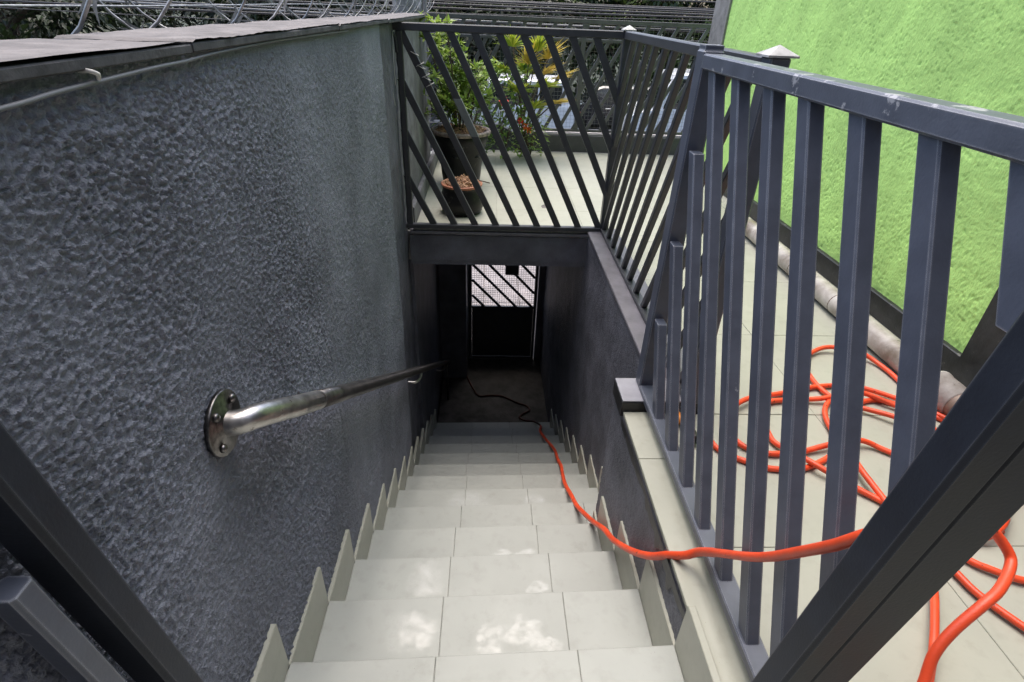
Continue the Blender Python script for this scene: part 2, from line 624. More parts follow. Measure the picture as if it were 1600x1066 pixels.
# ------------------------------------------------------------------ street, ground
box('ground', -300, 300, -120, 420, -3.4, -2.62, m_grass, kind='structure')
pv = box('pavement', -40, 40, 5.62, 9.6, -2.61, -2.45, m_pave, kind='structure')
for i in range(7):       # flags near the door, seen through its grille
    for j in range(5):
        x0, y0 = -1.6 + i * .52, 5.9 + j * .6
        box('paving_flag', x0, x0 + .512, y0, y0 + .592, -2.449, -2.428 + .004 * random.random(), m_pave, pv, .004)
box('kerb', -40, 40, 9.6, 9.75, -2.61, -2.44, m_kerb, kind='structure', b=.01)
box('road', -120, 120, 9.75, 25.5, -2.612, -2.585, m_asph, kind='structure')
box('kerb', -120, 120, 25.5, 25.65, -2.61, -2.44, m_kerb, kind='structure', b=.01)
box('pavement', -120, 120, 25.65, 29, -2.61, -2.45, m_pave, kind='structure')

# ------------------------------------------------------------------ terrace floor
slab = obj('terrace_floor', boxes_mesh('terrace_floor', [
    (XF + .12, 2.6, -3, 1.55, -.2, -.0035), (.835, 2.6, 1.55, YB + .06, -.2, -.0035), (-.66, 2.6, YB + .06, 5.66, -.2, -.0035),
    (XN + .004, XF + .12, -3, 1.553, -.16, -.0035), (-.6, XN + .004, -3, .46, -.3, -.0035)]), m_grout, kind='structure')


def tile_rect(name, x0, x1, y0, y1, sx, sy, ox, oy, m, parent, z0=-.0085, z1=0, gap=.0006):
    i0, i1 = math.floor((x0 - ox) / sx), math.ceil((x1 - ox) / sx)
    j0, j1 = math.floor((y0 - oy) / sy), math.ceil((y1 - oy) / sy)
    for i in range(i0, i1):
        for j in range(j0, j1):
            a, b_ = max(x0, ox + i * sx + gap), min(x1, ox + (i + 1) * sx - gap)
            c, d = max(y0, oy + j * sy + gap), min(y1, oy + (j + 1) * sy - gap)
            if b_ - a > .02 and d - c > .02:
                dz = random.uniform(-.0007, .0004)
                box(name, a, b_, c, d, z0, z1 + dz, m, parent, .0012)


tile_rect('floor_tile', .642, 1.93, -.9, 1.549, .58, .58, .642, .39, m_tile, slab)
tile_rect('floor_tile', .838, 1.93, 1.552, YB + .06, .58, .58, .642, .39, m_tile, slab)
tile_rect('floor_tile', -.50, 2.5, YB + .062, YT, .58, .58, .642, .39, m_tile, slab)
# kerb tiles along the stairwell edge, under the near railing
tile_rect('kerb_tile', XN - .004, .640, -.6, 1.552, .3, .375, XN - .01, .185, m_tile, slab, -.0085, .006)
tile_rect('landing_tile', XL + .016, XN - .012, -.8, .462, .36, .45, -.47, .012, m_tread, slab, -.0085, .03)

# ------------------------------------------------------------------ staircase
st = thing('staircase', (0, .46, 0), 'flight of pale grey tiled steps running down between dark walls', 'staircase')
core = []
for k in range(NK):
    y0 = .46 if k == 0 else YS[k - 1]
    core.append((XL, XF, y0, YS[k] - .012, ZL - .4, ZS[k] - .0035))
obj('concrete_core', boxes_mesh('concrete_core', core), m_grout, st)
for k in range(NK):
    y0 = (.46 if k == 0 else YS[k - 1] - .004)
    y1 = YS[k]
    z = ZS[k]
    xr = (XN if k <= 4 else XF) - .013
    xj = [XL + .015, -.112 + random.uniform(-.01, .01), .24 + random.uniform(-.012, .012), xr]
    skew = .034 if k < 5 else .018

    def sk(x): return skew * (x - XL) / (XN - XL)
    for i in range(3):
        a, c = xj[i] + .0004, xj[i + 1] - .0004
        poly = [(a, y0 + sk(a)), (c, y0 + sk(c)), (c, y1 + sk(c)), (a, y1 + sk(a))]
        v, f = prism_data(poly, z - .0098, z + random.uniform(-.0006, .0006), .0012)
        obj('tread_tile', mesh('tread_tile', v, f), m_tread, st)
    rz = (ZS[k + 1] if k + 1 < NK else ZL)
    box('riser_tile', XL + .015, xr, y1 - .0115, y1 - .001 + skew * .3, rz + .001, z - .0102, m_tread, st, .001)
    # stepped side skirting, one upright tile each side
    yb0 = y0 + .004
    box('skirting_tile', XL - .004, XL + .0135, yb0 + .002, y1 - .001, z - .004, z + .168 + random.uniform(-.003, .003), m_tile, st, .0012)
    xr0 = XN if k <= 4 else XF
    e0, e1 = yb0 + skew, y1 + skew
    if k == 4:
        e1 = YJ - .003
    box('skirting_tile', xr0 - .0125, xr0 + .006, e0 + .002, e1 - .001, z - .004, z + .168 + random.uniform(-.003, .003), m_tile, st, .0012)
    if k == 4:     # the wall steps back in the middle of this tread
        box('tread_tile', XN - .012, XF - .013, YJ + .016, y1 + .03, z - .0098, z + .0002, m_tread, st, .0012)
        box('skirting_tile', XN + .008, XF - .014, YJ + .001, YJ + .014, z - .004, z + .168, m_tile, st, .0012)
        box('skirting_tile', XF - .0125, XF + .006, YJ + .016, y1 + .024, z - .004, z + .168, m_tile, st, .0012)
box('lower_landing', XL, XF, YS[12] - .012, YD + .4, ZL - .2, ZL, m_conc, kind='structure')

# ------------------------------------------------------------------ left wall
lw = thing('boundary_wall', (-.57, 1.5, 0), 'tall rough stucco wall in dark blue grey paint left of the steps', 'wall')
def rough_left(y, z):
    ys, zs = y + .008 * pn(y * 25, z * 25), z + .008 * pn(y * 25 + 9, z * 25 + 4)
    def crumb(n, e):
        t = np.clip((n + .08) / e, 0, 1)
        return t * t * (3 - 2 * t)
    lump = .50 * crumb(pn(ys * 88, zs * 140 + 3), .42) + .55 * crumb(pn(ys * 140 + 7, zs * 200), .45) + .45 * pn(ys * 26, zs * 34) * np.clip(.6 + pn(y * 3 + 8, z * 3), 0, 1.2)
    amp = .70 + .60 * np.clip(.5 + 1.1 * pn(y * 2.3 + 5, z * 2.3), 0, 1)
    near = np.clip((2.9 - y) / 1.7, .60, 1.0)
    crack = np.exp(-((y - (1.33 + .04 * pn(z * 5, z * 0 + 3) + .10 * (1.1 - z))) / .006) ** 2) * (z > -.2) * (z < .75)
    d = .0056 * amp * near * lump + .004 * pn(y * 5, z * 5 + 2) + .0035 * pn(y * 1.3 + 3, z * 1.5) - .0025 * crack
    d = d * np.clip((1.176 - z) / .03, 0, 1)
    return XL + .000 + d, y, z


obj('stucco_face', sheet_mesh('stucco_face', np.linspace(-.10, 1.45, 520), np.arange(-.62, 1.1765, .003), rough_left), m_wall, lw)
obj('stucco_face', sheet_mesh('stucco_face', np.linspace(1.45, 2.752, 290), np.arange(-2.05, 1.1765, .0045), rough_left), m_wall, lw)
obj('wall_core', boxes_mesh('wall_core', [(-.66, XL - .006, -3, 2.752, -3, 1.174), (-.66, XL + .001, -3, -.098, -3, 1.172),
                                          (-.66, XL + .0005, -.146, 1.449, -3, -.615), (-.66, XL + .0005, 1.449, 2.752, -3, -2.04)]), m_wall, lw)
for (a, c, h) in ((-3, .98, .0), (.984, 1.95, .001), (1.954, 2.9, -.001), (2.904, 4.90, -.004)):
    def cope(u, v_, a=a, c=c, h=h):
        edge = np.clip(np.minimum(u - a, c - u) / .01, 0, 1)
        return (-.715 + v_ + .004 * pn(u * 9, v_ * 9 + a), u,
                1.187 + h + .0012 * pn(u * 40, v_ * 40) + .002 * pn(u * 6, v_ * 6) - .004 * (1 - edge))
    top = obj('coping_slab', sheet_mesh('coping_slab', np.arange(a, c + .001, (c - a) / 90), np.linspace(0.045, .253, 18), cope), m_cope, lw)
    box('coping_edge', -.668, -.463, a + .001, c - .001, 1.170 + h, 1.1835 + h, m_lip, top, .002)
pier = thing('wall_pier', (-.57, 3.0, 0), 'dark smooth strip of wall behind the white twine at the railing corner', 'wall')
obj('pier_face', sheet_mesh('pier_face', np.arange(2.756, 3.42, .012), np.arange(-2.3, 1.168, .012),
                            lambda y, z: (XL - .034 + .004 * pn(y * 30, z * 26) + .004 * pn(y * 7, z * 7), y, z)), m_wall2, pier)
obj('pier_core', boxes_mesh('pier_core', [(-.655, XL - .044, 2.754, 3.42, -3, 1.169)]), m_wall2, pier)
bw = thing('terrace_wall', (-.58, 4.2, 0), 'grey rendered terrace wall behind the corner of the front railing', 'wall')
obj('render_face', sheet_mesh('render_face', np.arange(3.42, 4.93, .015), np.arange(-.02, 1.17, .015),
                              lambda y, z: (XL - .020 + .003 * pn(y * 20, z * 20), y, z)), m_wallgrey, bw)
obj('wall_core', boxes_mesh('wall_core', [(-.65, XL - .026, 3.424, 4.928, -3, 1.168)]), m_wallgrey, bw)
box('plinth', XL - .019, XL + .012, 3.44, 5.3, .002, .14, m_wallgrey, bw, .006)

# ------------------------------------------------------------------ right stairwell wall, beam, coping
rw = thing('stairwell_wall', (.6, 1.5, 0), 'dark stucco wall right of the steps with a pale tiled edge', 'wall')


def rough_right(x0):
    def fn(y, z):
        d = .0040 * np.abs(pn(y * 55, z * 60)) + .0028 * np.abs(pn(y * 90 + 4, z * 90)) + .004 * pn(y * 4, z * 4)
        return x0 - d * np.clip((.0 - z) / .02, 0, 1), y, z
    return fn


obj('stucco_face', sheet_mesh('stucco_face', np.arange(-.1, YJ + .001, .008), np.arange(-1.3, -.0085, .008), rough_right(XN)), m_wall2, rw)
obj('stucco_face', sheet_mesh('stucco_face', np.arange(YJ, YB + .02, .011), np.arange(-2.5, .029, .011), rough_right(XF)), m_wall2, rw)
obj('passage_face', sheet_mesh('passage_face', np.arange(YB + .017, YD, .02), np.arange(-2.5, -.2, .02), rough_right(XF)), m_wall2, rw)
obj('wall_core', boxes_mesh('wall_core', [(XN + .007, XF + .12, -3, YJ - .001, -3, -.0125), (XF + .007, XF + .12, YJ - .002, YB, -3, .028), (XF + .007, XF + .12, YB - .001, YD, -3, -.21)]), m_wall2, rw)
sv, sf = [], []
ys_ = np.linspace(.60, 1.54, 95)
lo = .022 + .05 * np.clip(pn(ys_ * 7, ys_ * 0 + 2) + .25, 0, 1) + .10 * np.clip(pn(ys_ * 16, ys_ * 0 + 5) - .18, 0, 1) + .006 * pn(ys_ * 60, ys_ * 0)
for yy, l_ in zip(ys_, lo):
    sv += [(XN - .0105, yy, -.0095), (XN - .0100, yy, -.0095 - l_ * .5), (XN - .0092, yy, -.0095 - l_)]
for i in range(len(ys_) - 1):
    for j in range(2):
        k = i * 3 + j
        sf.append((k, k + 3, k + 4, k + 1))
o = obj('tar_stain', mesh('tar_stain', sv, sf), m_black, rw)
o['label'] = 'black tar streaks under the tiled kerb'
box('coping_strip', XF - .008, .832, YJ + .002, YB + .05, .0292, .047, m_ledge, rw, .003)
box('coping_block', XN - .012, .834, 1.556, YJ + .0015, -.02, .046, m_black, rw, .004)
box('block_top', XN - .011, .833, 1.557, YJ + .001, .0463, .052, m_blocktop, rw, .001)
box('drip_face', XF + .009, .826, YJ + .003, YB, -.12, .0288, m_black, rw, .002)

beam = thing('lintel_beam', (.08, YB, -.2), 'dark rendered beam spanning the stairwell under the front railing', 'beam')


def beam_face(x, z):
    return x, YB - .002 * np.abs(pn(x * 50, z * 60)) - .004 * pn(x * 7, z * 9) + .003 * (z < -.18), z


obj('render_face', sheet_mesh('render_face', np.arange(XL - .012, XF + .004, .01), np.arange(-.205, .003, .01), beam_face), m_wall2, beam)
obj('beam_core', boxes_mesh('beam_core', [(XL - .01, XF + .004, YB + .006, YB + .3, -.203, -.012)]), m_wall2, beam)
box('ledge_strip', XL - .01, XF + .003, YB - .010, YB + .059, .003, .022, m_ledge, beam, .003)
box('tile_edge', XL + .012, XF + .03, YB + .010, YB + .0585, .0225, .040, m_capw, beam, .004)

# underpass: ceiling, front wall of the house, jamb
fw = thing('street_front', (.1, YD, -2.4), 'dark front wall around the street door at the foot of the steps', 'wall')
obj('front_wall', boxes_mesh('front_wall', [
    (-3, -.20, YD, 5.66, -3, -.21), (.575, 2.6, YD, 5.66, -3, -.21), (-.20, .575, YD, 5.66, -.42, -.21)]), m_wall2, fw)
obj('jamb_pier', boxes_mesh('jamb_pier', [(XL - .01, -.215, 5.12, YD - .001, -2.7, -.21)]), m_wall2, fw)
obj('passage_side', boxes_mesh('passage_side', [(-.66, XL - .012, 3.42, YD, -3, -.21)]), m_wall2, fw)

# ------------------------------------------------------------------ street door
dr = thing('street_door', (.18, YD, ZL), 'black metal door with slanted bars and wire mesh in its upper half', 'door')
dx0, dx1, dz0, dz1, zm = -.199, .566, ZL + .006, -.425, -1.665
for (a, c, e, g) in ((dx0, dx0 + .03, dz0, dz1), (dx1 - .03, dx1, dz0, dz1)):
    box('stile', a, c, YD + .02, YD + .05, e, g, m_metald, dr)
for (e, g) in ((dz0, dz0 + .03), (zm - .025, zm), (dz1 - .03, dz1)):
    box('rail', dx0 + .031, dx1 - .031, YD + .021, YD + .049, e, g, m_metald, dr)
box('panel', dx0 + .031, dx1 - .031, YD + .03, YD + .036, dz0 + .031, zm - .026, m_metald, dr)
gx0, gx1, gz0, gz1 = dx0 + .031, dx1 - .031, zm + .001, dz1 - .031
hgt = gz1 - gz0
sl = -.96
step = .182
xb = gx0 - .05
while xb < gx1 + hgt * abs(sl):
    pts = []
    # clip the slanted bar to the opening
    za, zb_ = gz0, gz1
    if xb > gx1:
        za = gz0 + (xb - gx1) / abs(sl)
    xt = xb + sl * hgt
    if xt < gx0:
        zb_ = gz0 + (xb - gx0) / abs(sl)
    if zb_ - za > .05:
        x_at = xb + sl * (za - gz0)
        lean_bar('grille_bar', x_at - .019, x_at + .019, YD + .024, YD + .044, za, zb_, sl * (zb_ - za), 0, m_metald, dr)
    xb += step
ml = []
x = gx0
while x < gx1:
    ml.append((x, x + .0028, YD + .052, YD + .054, gz0 - .01, gz1))
    x += .026
z = gz0
while z < gz1:
    ml.append((gx0, gx1, YD + .0545, YD + .0565, z, z + .0028))
    z += .026
obj('wire_mesh', boxes_mesh('wire_mesh', ml), m_mesh, dr, kind='stuff')
box('lock_box', .20, .345, YD - .03, YD + .019, -1.25, -1.06, m_metald, dr, .004)

# ------------------------------------------------------------------ railings
RT0, RT1 = 1.125, 1.163            # top rail
RB0, RB1 = .043, .070              # bottom rail
SL = .545                          # lean of the bars per metre of height


def yz_bars(parent, x0, x1, ylist, sgn, ymin, ymax, m, wy=.045, leans=None):
    """bars leaning along Y between bottom and top rail, cut off at the end posts"""
    for n_, b in enumerate(ylist):
        SL = leans[n_] if leans else .545
        za, zb_ = RB1 - .001, RT0 + .001
        yt = b + sgn * SL * (zb_ - za)
        ya = b
        if yt > ymax:
            zb_ = za + (ymax - b) / SL
        if yt < ymin:
            zb_ = za + (b - ymin) / SL
        if ya < ymin:
            za = za + (ymin - b) / SL
            ya = ymin
        if ya > ymax:
            za = za + (b - ymax) / SL
            ya = ymax
        if zb_ - za < .06:
            continue
        jx, jy = random.gauss(0, .0012), random.gauss(0, .0022)
        lean_bar('bar', x0 + jx, x1 + jx, ya - wy / 2 + jy, ya + wy / 2 + jy, za, zb_, random.gauss(0, .0012), sgn * SL * (zb_ - za) + random.gauss(0, .003), m, parent)


# near railing (right, beside the upper steps)
nr = thing('stair_railing', (.595, 1.05, .02), 'blue grey railing with leaning bars and chipped top rail at right front', 'railing', 'stairwell railings')
box('post', .571, .629, 1.632, 1.690, .0525, 1.170, m_metal, nr, .004, .005)
v, f = prism_data([(.575, 1.636), (.625, 1.636), (.625, 1.686), (.575, 1.686)], 1.1705, 1.182, .012)
obj('post_cap', mesh('post_cap', v, f), m_metal, nr)
box('top_rail', .571, .622, 0.455, 1.631, RT0, RT1, m_metal_worn, nr, .004)
box('bottom_rail', .571, .622, 0.535, 1.631, RB0, RB1, m_metal, nr, .003)
yz_bars(nr, .579, .611, [1.456 - .1545 * i for i in range(12)], 1, .484 + .017, 1.630 - .017, m_metal, .045, [.552 - .0105 * max(0, i - 3) for i in range(12)])

# gate post pair at the head of the stairs, right
gp = thing('gate_post', (.56, .45, 0), 'dark grooved gate post close in the lower right corner', 'post')
lean_bar('post', .500, .549, .494, .546, .0065, 1.20, 0, -.125, m_metalg, gp, .006)
lean_bar('closing_stile', .553, .626, .500, .545, .0065, 1.20, 0, -.125, m_metalg, gp, .006)
# open gate leaf, left
gl = thing('gate_leaf', (-.44, .39, 0), 'dark edge of the open gate leaf in the lower left corner', 'gate')
lean_bar('stile', -.462, -.412, .450, .490, .04, 1.13, 0, -.133, m_metalg, gl, .006)
lean_bar('bolt_tube', -.452, -.424, .388, .416, .04, .775, 0, -.075, m_metal, gl, .004)
box('top_rail', -.460, -.414, -.55, .318, 1.09, 1.129, m_metald, gl, .004)
box('bottom_rail', -.460, -.414, -.55, .448, .04, .075, m_metald, gl, .004)
for i in range(4):
    lean_bar('bar', -.452, -.422, .02 - .17 * i - .017, .02 - .17 * i + .017, .076, 1.089, 0, -.25, m_metald, gl)

# far right railing
fr = thing('stair_railing', (.745, 2.4, .05), 'railing with bars leaning towards the camera along the far right stairwell edge', 'railing', 'stairwell railings')
box('post', .716, .768, 3.322, 3.374, .0475, 1.164, m_metald, fr, .004, .005)
v, f = pyramid(.708, .776, 3.314, 3.382, 1.1645, .005, .026)
obj('post_cap', mesh('post_cap', v, f), m_capw, fr)
box('post', .714, .770, 1.540, 1.596, .0525, 1.164, m_metal, fr, .004, .005)
v, f = pyramid(.702, .782, 1.528, 1.608, 1.1645, .005, .028)
obj('post_cap', mesh('post_cap', v, f), m_capw, fr)
box('top_rail', .716, .764, 1.597, 3.321, RT0, RT1, m_metald, fr, .004)
box('bottom_rail', .716, .760, 1.597, 3.321, RB0 + .006, RB1, m_metald, fr, .003)
yz_bars(fr, .726, .752, [3.76 - .1495 * i for i in range(15)], -1, 1.572, 3.345, m_metald, .032)

# front railing across the stairwell
ft = thing('stair_railing', (.1, 3.345, .04), 'charcoal railing with bars leaning left across the end of the stairwell', 'railing', 'stairwell railings')
box('post', -.499, -.466, 3.3215, 3.3545, .041, RT0 - .001, m_metald, ft, .003, .004)
box('top_rail', -.545, .715, 3.320, 3.360, RT0, RT1, m_metald, ft, .004)
box('bottom_rail', -.510, .715, 3.320, 3.356, RB0, RB1, m_metald, ft, .003)
za, zb_ = RB1 - .001, RT0 + .001
k = 0
for i in range(-4, 10):
    xb = .052 + .1305 * i
    a, c = za, zb_
    xl_, xr_ = -.487, .735
    sx = -.497
    if xb + sx * (c - a) < xl_:
        c = a + (xb - xl_) / .497
    x0b = xb
    if xb > xr_:
        a = za + (xb - xr_) / .497
        x0b = xr_
    if c - a < .08:
        continue
    bo = lean_bar('bar', x0b - .0215, x0b + .0215, 3.326, 3.350, a, c, sx * (c - a), 0, m_metald, ft)
    if i == 1:
        z_a, z_b = .60, .80
        xm = x0b + sx * (z_a - a)
        lean_bar('tape_wrap', xm - .0235, xm + .0235, 3.3245, 3.3515, z_a, z_b, sx * (z_b - z_a), 0, m_tape, bo)
tube('hinge_rod', catmull([(-.60, 3.30, 1.115), (-.53, 3.315, 1.115), (-.505, 3.318, 1.10), (-.498, 3.318, 1.02)], 6), .008, m_metald, ft, 8)

# far terrace fence on the low wall
lowall = thing('low_wall', (1.0, YT + .06, 0), 'low dark kerb wall at the far edge of the terrace', 'wall')
poly = [(-.64, .0), (2.6, .0), (2.6, .165), (.27, .165), (.10, .245), (-.64, .245)]
v, f = prism_data([(p[0], p[1]) for p in poly], 0, .16, .004)
obj('wall_body', mesh('wall_body', [(a, YT + .16 - c, b + .001) for (a, b, c) in v], [tuple(q) for q in f]), m_metald, lowall)
box('pale_ledge', .29, 2.2, YT + .02, YT + .14, .167, .176, m_kerb, lowall, .002)
m_fence = mat('weathered fence paint', (.085, .085, .09), .45, .15, 10)
fe = thing('terrace_fence', (1, YT + .08, .17), 'dark fence of right leaning bars and wire mesh along the terrace edge', 'fence')
box('bottom_rail', .30, 2.14, YT + .05, YT + .09, .190, .215, m_fence, fe)
box('top_rail', -.62, 2.14, YT + .05, YT + .09, 1.145, 1.180, m_fence, fe)
box('mid_rail', -.62, 2.14, YT + .052, YT + .088, .995, 1.020, m_fence, fe)
for px in (-.45, .86, 2.11):
    box('post', px, px + .04, YT + .05, YT + .09, .2155 if px > 0 else .248, 1.1445, m_fence, fe)
for i in range(24):
    xb = -1.0 + .142 * i
    a, c = .2145 if xb > .3 else .25, 1.1455
    s_ = .53
    x0b = xb
    if xb < -.60:
        a = a + (-.60 - xb) / s_
        x0b = -.60
    if x0b + s_ * (c - a) > 2.10:
        c = a + (2.10 - x0b) / s_
    if c - a < .1:
        continue
    lean_bar('bar', x0b - .019, x0b + .019, YT + .056, YT + .076, a, c, s_ * (c - a), 0, m_fence, fe)
ml = []
x = -.55
while x < 2.1:
    ml.append((x, x + .0018, YT + .094, YT + .0965, .22, 1.14))
    x += .036
z = .23
while z < 1.14:
    ml.append((-.55, 2.1, YT + .097, YT + .0985, z, z + .0018))
    z += .036
obj('wire_mesh', boxes_mesh('wire_mesh', ml), m_meshl, fe, kind='stuff')

# ------------------------------------------------------------------ green wall
gw = thing('green_wall', (1.95, 3.4, 0), 'lime green stucco wall along the right side of the terrace', 'wall')
GX = 1.945


def green_face(y, z):
    a, b = y * .92 + z * .39, -y * .39 + z * .92        # slanted trowel strokes
    g = pn(a * 105 + 1.5 * pn(y * 15, z * 15), b * 42 + pn(y * 9 + 4, z * 9)) + .25 * pn(y * 6, z * 6 + 8)
    gouge = np.clip(g - .30, 0, .4) * 2.4
    d = -.0052 * gouge + .0008 * pn(a * 80 + 5, b * 60) + .0022 * pn(y * 14, z * 12) + .004 * pn(y * 2, z * 2)
    return GX - .004 - d, y, z


obj('stucco_face', sheet_mesh('stucco_face', np.arange(1.74, 5.12, .0062), np.arange(.085, 2.1, .0062), green_face), m_green, gw)
obj('wall_core', boxes_mesh('wall_core', [(GX + .008, 2.2, 1.78, 5.5, -3, 2.9), (GX - .001, GX + .008, 1.78, 5.118, 2.095, 2.9),
                                          (GX, GX + .008, 1.78, 5.118, .0, .09)]), m_green, gw)
box('skirting', GX - .030, GX - .001, 1.79, 5.12, .001, .112, m_black, gw, .004)
box('black_band', GX - .034, GX + .0075, 1.59, 1.789, .001, 2.9, m_black, gw, .004)
box('end_strip', GX - .020, GX + .0075, 5.121, 5.45, .001, 2.9, m_pole, gw, .004)
dk = thing('doorway', (1.99, 1.2, 0), 'dark doorway past the black band at the end of the green wall', 'doorway')
obj('recess', boxes_mesh('recess', [(GX + .35, GX + .4, -.6, 1.75, 0, 2.4), (GX + .009, GX + .4, 1.55, 1.585, 0, 2.4), (GX - .02, GX + .4, -.6, 1.58, 2.41, 2.9)]), m_black, dk)

# unseen house wall behind the camera, added to shade the stairs
hs = thing('house', (.6, -1.4, 0), 'grey rendered house wall added unseen behind the head of the stairs to shade them', 'house')
obj('wall', boxes_mesh('wall', [(-2.2, .05, -1.5, -1.2, -3, 10), (.95, 3.6, -1.5, -1.2, -3, 10), (.05, .95, -1.5, -1.2, 2.15, 10)]), m_wallgrey, hs)
box('door', .055, .945, -1.42, -1.37, .002, 2.145, m_metald, hs, .004)

# PVC pipe on the floor along the green wall
pp = thing('drain_pipe', (1.74, 2.3, .06), 'dirty white plastic pipe lying on the tiles beside the green wall', 'pipe')
PR = .052
tube('pipe', [(1.735, 1.61 + .1 * i, PR + .003) for i in range(20)] + [(1.735, 3.6, PR + .003)], PR, m_pvc, pp, 20)
lathe('socket', [(PR + .001, -.07), (PR + .011, -.068), (PR + .011, .05), (PR + .014, .052), (PR + .014, .062), (PR + .005, .066), (PR + .001, .067)],
      (1.735, 1.60, PR + .010), m_pvc, pp, 24, 'y')
tube('elbow', catmull([(1.735, 1.58, PR + .010), (1.737, 1.49, PR + .010), (1.755, 1.39, PR + .010), (1.80, 1.31, PR + .010), (1.88, 1.27, PR + .010)], 5), PR + .006, m_pvcb, pp, 20)
for yy in (2.72, 2.78, 2.35):
    lathe('score_ring', [(PR - .001, -.003), (PR + .0012, -.002), (PR + .0012, .002), (PR - .001, .003)], (1.735, yy, PR + .003), m_pvcb, pp, 20, 'y')

# ------------------------------------------------------------------ handrail on the left wall
hr = thing('handrail', (-.40, .8, .58), 'round steel handrail fixed to the left wall with a bolted flange', 'handrail')
slope = -.635
p1 = Vector((-.405, .93, .512))
path = [(-.478, .786, .585), (-.450, .792, .585), (-.428, .815, .580), (-.413, .865, .553), tuple(p1)]
path = catmull(path, 7)
tube('bent_end', path + [Vector((-.402, 1.06, .512 + slope * .13))], .0235, m_steel, hr, 20)
tube('rail', [(-.402, 1.055 + .2 * i, .512 + slope * (.125 + .2 * i)) for i in range(20)], .0232, m_steeld, hr, 18)
lathe('flange', [(.062, .000), (.062, .006), (.060, .008), (.028, .009), (.026, .012)], (XL - .001 + .006, .786, .588), m_bolt, hr, 28, 'x')
for a in (40, 130, 220, 310):
    c = math.radians(a)
    lathe('bolt', [(.0085, 0), (.0085, .004), (.006, .007), (.002, .0085)], (XL + .0135, .786 + .046 * math.cos(c), .588 + .046 * math.sin(c)), m_bolt, hr, 10, 'x')
for yy in (2.88, 4.55):
    zc = .512 + slope * (yy - .93)
    tube('bracket', catmull([(XL - .005, yy - .10, zc - .030), (-.435, yy - .095, zc - .034), (-.410, yy - .06, zc - .028), (-.402, yy - .02, zc + .000)], 6), .009, m_steel, hr, 8)
tube('leg', [(-.402, 4.72, -1.90), (-.402, 4.72, ZL)], .014, m_steeld, hr, 10)

# wall cable below the coping, with its clip
tube('wall_cable', catmull([(-.465, .30, 1.139), (-.466, .45, 1.146), (-.466, .592, 1.150), (-.467, .655, 1.1535), (-.467, .734, 1.156), (-.467, .865, 1.160),
                            (-.468, .96, 1.161), (-.469, 1.072, 1.1645), (-.470, 1.36, 1.168), (-.471, 1.70, 1.1665), (-.472, 2.1, 1.163)], 6), .0028, m_cablel, None, 8)
tag(bpy.data.objects['wall_cable'], 'thin grey cable running along the left wall under the coping', 'cable')
nv, nf = tube_data(catmull([(-.476, .722, 1.169), (-.462, .715, 1.170), (-.458, .724, 1.166), (-.464, .733, 1.160)], 4), .0028, 6)
tag(obj('cable_clip', mesh('cable_clip', nv, nf, True), m_twine), 'small white bent clip above the cable on the left wall', 'clip')

# white twine at the railing corner
vv, ff = [], []
tube_data(catmull([(-.500, 3.31, 1.17), (-.53, 3.27, 1.175), (-.555, 3.21, 1.15), (-.553, 3.2, 1.07), (-.545, 3.2, 1.04), (-.538, 3.2, 1.08), (-.535, 3.22, 1.165), (-.512, 3.28, 1.172),
                   (-.528, 3.22, 1.14), (-.520, 3.21, .98), (-.512, 3.21, .84), (-.506, 3.22, .77)], 7), .0022, 6, vv, ff)
tube_data(catmull([(-.506, 3.30, 1.12), (-.503, 3.25, 1.0), (-.500, 3.24, .87)], 6), .0018, 6, vv, ff)
o = tag(obj('twine', mesh('twine', vv, ff, True), m_twine), 'loops of white twine hanging from the corner of the front railing', 'twine')
o.location.x = -.004
vv, ff = [], []
for i, zz in enumerate((1.02, .965, .955, .91, .90, .865)):
    xc = -.461 + .497 * (1.125 - zz) * 1.0
    pts = []
    for s in range(9):
        a = 2 * math.pi * s / 8
        pts.append((xc + .0245 * math.cos(a), 3.338 + .0145 * math.sin(a) * 1.05, zz + .012 * math.cos(a) * (1 if i % 2 else -1)))
    tube_data(pts, .0016, 5, vv, ff)
tag(obj('wire_binding', mesh('wire_binding', vv, ff, True), m_twine), 'white wire wound round the first bar of the front railing', 'wire')

